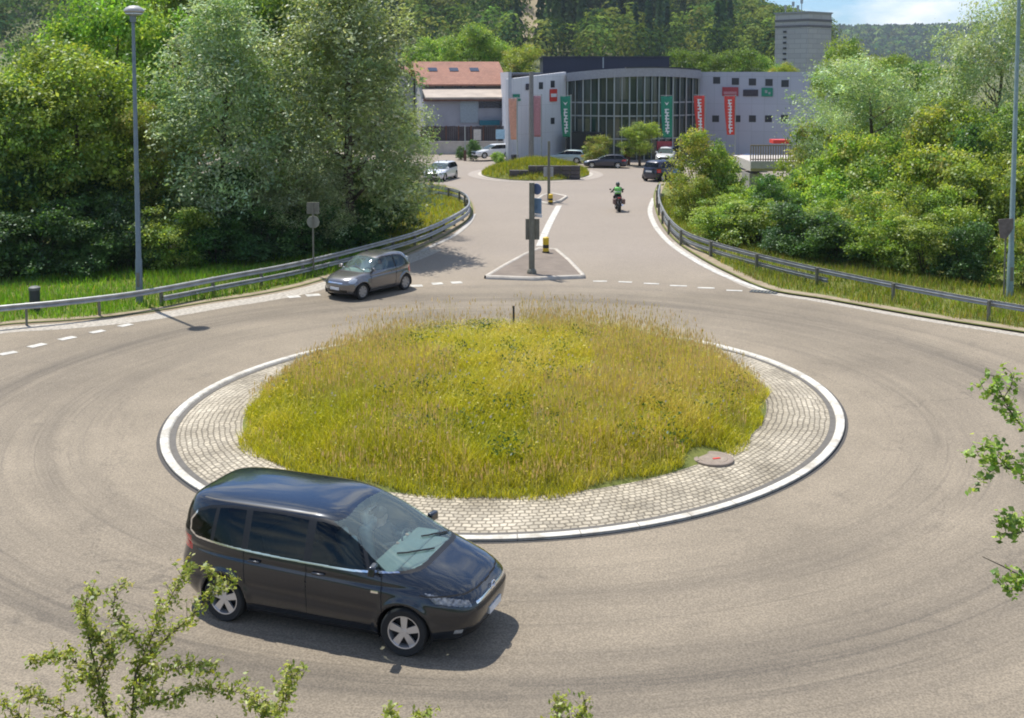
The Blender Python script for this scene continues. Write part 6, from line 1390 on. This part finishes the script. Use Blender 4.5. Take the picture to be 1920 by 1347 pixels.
# motorcycle and rider, seen from behind
def motorcycle(loc, h):
    o = empty('motorcycle', loc, h); tag(o, 'dark motorcycle riding away on the far road', 'motorcycle')
    for ax, w in ((.72, .055), (-.68, .085)):
        wh = empty('wheel', (ax, 0, .31)); wh.parent = o; Mx = Matrix.Rotation(R(90), 4, 'X')
        mb = MB(); mb.lathe([(.20, -w), (.27, -w), (.305, -w * .6), (.312, 0), (.305, w * .6), (.27, w), (.20, w)], 28, Mx, True); mb.build('tyre', M['rubber'], wh, True)
        mb = MB(); mb.lathe([(.20, -.03), (.185, 0), (.20, .03)], 24, Mx); mb.lathe([(.001, .06), (.05, .06), (.05, -.06), (.001, -.06)], 12, Mx)
        for k in range(6): a = k * math.pi / 3; mb.tube([(.04 * math.cos(a), 0, .04 * math.sin(a)), (.195 * math.cos(a), 0, .195 * math.sin(a))], .012, 5)
        mb.build('rim', M['alloy'], wh, True)
    mb = MB(); mb.ball((.18, 0, .86), (.30, .15, .14), 16, 10); mb.build('tank', paint('plum_paint', (.05, .03, .07), .2), o, True)
    mb = MB(); mb.box((-.22, 0, .80), (.66, .26, .09), 0, 0, R(6)); mb.build('seat', M['black'], o, bevel=.03)
    mb = MB(); mb.box((-.62, 0, .80), (.28, .22, .16), 0, 0, R(18)); mb.build('tail', M['cloth_dark'], o, bevel=.04); mb = MB(); mb.box((-.78, 0, .84), (.05, .18, .07)); mb.build('tail_light', M['red_lamp'], o, bevel=.01)
    mb = MB(); mb.box((-.80, 0, .60), (.03, .20, .16)); mb.build('number_plate', mat('plate_grey', (.4, .38, .4), .5), o); mb = MB(); mb.box((-.74, 0, .66), (.2, .16, .26), 0, 0, R(-20)); mb.build('rear_fender', M['black'], o, bevel=.03)
    mb = MB(); mb.box((.05, 0, .48), (.5, .30, .42)); mb.build('engine', mat('engine_grey', (.10, .10, .105), .5, .5), o, bevel=.05)
    mb = MB(); mb.tube([(.72, .09, .31), (.50, .09, .98)], .03, 8); mb.build('fork_leg', M['alu'], o, True); mb = MB(); mb.tube([(.72, -.09, .31), (.50, -.09, .98)], .03, 8); mb.build('fork_leg', M['alu'], o, True)
    mb = MB(); mb.tube([(.36, .38, 1.06), (.46, .2, 1.05), (.48, 0, 1.0), (.46, -.2, 1.05), (.36, -.38, 1.06)], .018, 8); mb.build('handlebar', M['black'], o, True)
    for sg in (1, -1):
        mb = MB(); mb.tube([(.42, sg * .3, 1.06), (.44, sg * .36, 1.2)], .008, 5); mb.ball((.43, sg * .38, 1.22), (.03, .07, .045), 10, 6); mb.build('mirror', M['black'], o, True)
        mb = MB(); mb.box((-.62, sg * .27, .62), (.42, .16, .30)); mb.build('pannier', mat('pannier_brown', (.16, .10, .09), .7), o, bevel=.04)
    mb = MB(); mb.ball((.66, 0, .92), (.10, .14, .13), 14, 8); mb.build('headlight', M['lamp'], o, True); mb = MB(); mb.tube([(.1, -.17, .35), (-.3, -.19, .33), (-.72, -.2, .42)], [.035, .05, .055], 10); mb.build('exhaust', M['chrome'], o, True)
    return o
mc = G(1160, 398); mc = (mc[0], mc[1] + .7, 0); motorcycle(mc, R(92))
seated_person((mc, R(92)), (-.20, 0, .93), R(-14), [(.34, .33, 1.09), (.34, -.33, 1.09)], 'motorcyclist in bright green vest and dark helmet seen from behind', M['cloth_dark'], M['cloth_dark'], (.34, .20, -.10), (.02, .19, -.50), helmet=paint('dark_helmet', (.03, .04, .03), 0, .3), hair=False, vest=M['cloth_green'])

# ------------------------------------------------------------------ shrub and branch tips near the camera
def sprays(twigs, leaf, dens, pal, sub=.13, asp=.55, times=1):
    mb = MB(); P = []; Nn = []; S = []
    for path, r0 in twigs:
        Q = spline(path, .03); L_ = len(Q); mb.tube([tuple(q) for q in Q[::2]] , [max(.0016, r0 * (1 - .85 * i / max(1, len(Q[::2]) - 1))) for i in range(len(Q[::2]))], 5)
        for i in np.repeat(np.arange(2, L_), times):
            if rng.random() > dens: continue
            t = Q[min(i + 1, L_ - 1)] - Q[i - 1]; t /= np.linalg.norm(t) + 1e-9; d = np.cross(t, rng.normal(0, 1, 3)); d /= np.linalg.norm(d); d = d * .8 + t * .6 + np.array([0, 0, .25]); ln = sub * (.3 + .9 * rng.random()) * (1 - .4 * i / L_)
            e = Q[i] + d * ln; mb.tube([tuple(Q[i]), tuple(e)], [.0022, .001], 4)
            for k in range(rng.integers(6, 12)):
                q = Q[i] + d * ln * rng.uniform(.15, 1.1) + rng.normal(0, .016, 3); P.append(q); Nn.append(d * .3 + np.array([0, 0, .8])); S.append(leaf * rng.uniform(.6, 1.35))
    P = np.array(P); V, Fs = leaf_quads(P, np.array(Nn), np.array(S), asp, .6)
    return mb, V, Fs, np.repeat(pick(pal, len(P), None, .2), 4, 0)
def twig(pts, y0, y1, r): 
    return ([AT(px, py, y0 + (y1 - y0) * k / (len(pts) - 1)) for k, (px, py) in enumerate(pts)], r)
tw = [twig([(225, 1420), (200, 1347), (182, 1262), (165, 1190), (160, 1130), (178, 1112)], 7.2, 6.8, .011), twig([(235, 1420), (247, 1347), (254, 1262), (272, 1225), (238, 1185), (212, 1140), (225, 1098)], 7.2, 7.3, .011), twig([(254, 1262), (300, 1208), (345, 1168), (385, 1128), (405, 1090), (392, 1066)], 7.25, 7.6, .008),
      twig([(385, 1128), (425, 1100), (440, 1090)], 7.5, 7.6, .004), twig([(272, 1225), (300, 1160), (322, 1118), (352, 1062)], 7.3, 7.1, .005), twig([(250, 1290), (300, 1262), (350, 1252), (402, 1256)], 7.2, 6.9, .005), twig([(245, 1330), (310, 1312), (380, 1292), (450, 1300), (490, 1328)], 7.1, 6.8, .006),
      twig([(190, 1290), (140, 1240), (100, 1228), (58, 1244)], 7.2, 7.4, .006), twig([(215, 1400), (120, 1335), (70, 1310), (40, 1300)], 7.2, 7.5, .006), twig([(210, 1400), (90, 1380), (20, 1330), (-20, 1320)], 7.2, 7.0, .006), twig([(300, 1420), (480, 1370), (530, 1320), (540, 1282), (555, 1264)], 7.2, 6.7, .007),
      twig([(480, 1370), (500, 1330), (470, 1318)], 6.8, 6.7, .004), twig([(185, 1280), (210, 1230), (190, 1200), (150, 1150)], 7.1, 7.0, .006), twig([(200, 1320), (165, 1270), (130, 1280)], 7.1, 7.0, .006), twig([(254, 1262), (262, 1300), (290, 1310)], 7.1, 7.0, .006), twig([(182, 1262), (205, 1215), (230, 1180)], 7, 7.1, .005), twig([(300, 1420), (640, 1420), (720, 1360), (735, 1330)], 7.2, 7, .006), twig([(640, 1420), (760, 1380), (800, 1335)], 7.1, 6.8, .005), twig([(720, 1400), (980, 1420), (1040, 1350), (1046, 1315)], 7.1, 6.7, .006), twig([(980, 1410), (1070, 1370), (1100, 1328)], 6.8, 6.6, .005)]
mb, V, Fs, C = sprays(tw, .037, 1.0, [(.22, .28, .04), (.28, .33, .05), (.15, .21, .035), (.33, .35, .10)], times=2)
base = AT(225, 1420, 7.2); o = empty('shrub', (base[0], 7.2, 0)); tag(o, 'light green shrub whose twigs reach up at the lower left corner', 'shrub'); off = np.array(o.location)
mb.tube([(base[0], 7.2, 0), (base[0] + .05, 7.25, 1.5), base], [.05, .035, .014], 8); mb.tube([AT(235, 1420, 7.2), (base[0], 7.2, 2.0)], [.012, .02], 6); mb.tube([AT(300, 1420, 7.2), (base[0] + .02, 7.22, 1.6)], [.012, .02], 6)
s = mb.build('stems', M['bark']); s.parent = o; s.location = -o.location; f = link('foliage', np_mesh('spray', V - off, Fs, tint=C), M['leaf'], o)
tw = [twig([(2040, 900), (1965, 838), (1910, 792), (1880, 745), (1862, 705)], 7.4, 7.2, .010), twig([(1910, 792), (1870, 745), (1838, 728)], 7.3, 7.2, .005), twig([(1880, 750), (1900, 715), (1896, 700)], 7.2, 7.2, .004), twig([(2040, 960), (1965, 905), (1905, 886), (1860, 862), (1818, 852)], 7.4, 7.0, .009), twig([(1880, 872), (1850, 890), (1835, 905)], 7.1, 7, .004), twig([(1890, 880), (1862, 845), (1850, 835)], 7.1, 7, .004), twig([(1965, 905), (1930, 870), (1905, 868)], 7.1, 7, .004),
      twig([(2040, 1020), (1965, 992), (1905, 978), (1876, 985)], 7.4, 6.9, .007), twig([(1950, 985), (1910, 1000), (1880, 1000)], 7.0, 6.9, .004), twig([(2050, 1150), (1985, 1120), (1925, 1100), (1888, 1105)], 7.4, 6.9, .007), twig([(1960, 1110), (1920, 1085), (1872, 1090)], 7, 6.9, .004)]
mb, V, Fs, C = sprays(tw, .043, 1.0, [(.21, .28, .05), (.28, .34, .07), (.14, .20, .04)], .11, .7)
bt = twig([(1985, 1120), (1920, 1083), (1880, 1062), (1842, 1044)], 7.2, 6.9, .006); mb.tube([tuple(q) for q in bt[0]], [.006, .005, .004, .0025], 6)
base = AT(2060, 1000, 7.5); o = empty('tree', (base[0], 7.5, 0)); tag(o, 'young broad leaved tree whose branch tips reach in from the right edge', 'tree'); off = np.array(o.location)
mb.tube([(base[0], 7.5, 0), (base[0] + .04, 7.5, 2.5), (base[0], 7.5, 6.4)], [.08, .06, .02], 10)
for px, py in ((2040, 900), (2040, 960), (2040, 1020), (2050, 1150)): e = AT(px, py, 7.4); mb.tube([e, (base[0] + .01, 7.5, e[2] - .3)], [.01, .016], 6)
b0 = base[0]; V2, F2, C2 = foliage([(b0 + 1.15, 7.6, 4.6, .85, 1.0, 1.0), (b0 + 1.0, 7.7, 5.7, .7, .9, .8), (b0 + 1.3, 7.5, 3.4, .8, .9, .7), (b0 + .75, 7.9, 6.4, .5, .6, .5)], 150, 34, .26, .055, [(.21, .28, .05), (.28, .34, .07), (.14, .20, .04)], None, .25, .3, .7)
for ax, ay, az in ((1.2, .1, 4.8), (1.0, .2, 5.8), (1.3, 0, 3.6), (.8, .4, 6.5), (1.7, -.3, 4.3)): mb.tube([(b0, 7.5, az - 1.0), (b0 + ax * .5, 7.5 + ay * .5, az - .35), (b0 + ax, 7.5 + ay, az)], [.03, .018, .006], 6)
V, Fs, C = merge([(V, Fs, C), (V2, F2, C2)])
s = mb.build('trunk', M['bark']); s.parent = o; s.location = -o.location; f = link('crown', np_mesh('spray', V - off, Fs, tint=C), M['leaf'], o)

# ------------------------------------------------------------------ air
HAZE = True
if HAZE:
    mb = MB(); mb.box((0, 2850, 74.2), (9400, 6700, 151)); hz = mb.build('haze', None) if False else None
    me = bpy.data.meshes.new('haze'); me.from_pydata(mb.v, [], mb.f); hm = bpy.data.materials.new('haze'); hm.use_nodes = True; nt = hm.node_tree; nt.nodes.clear()
    pv = nt.nodes.new('ShaderNodeVolumePrincipled'); pv.inputs['Color'].default_value = (.78, .88, 1, 1); pv.inputs['Density'].default_value = .00012; pv.inputs['Anisotropy'].default_value = .2
    ho = nt.nodes.new('ShaderNodeOutputMaterial'); nt.links.new(pv.outputs[0], ho.inputs['Volume']); tag(link('haze', me, hm), kind='stuff')
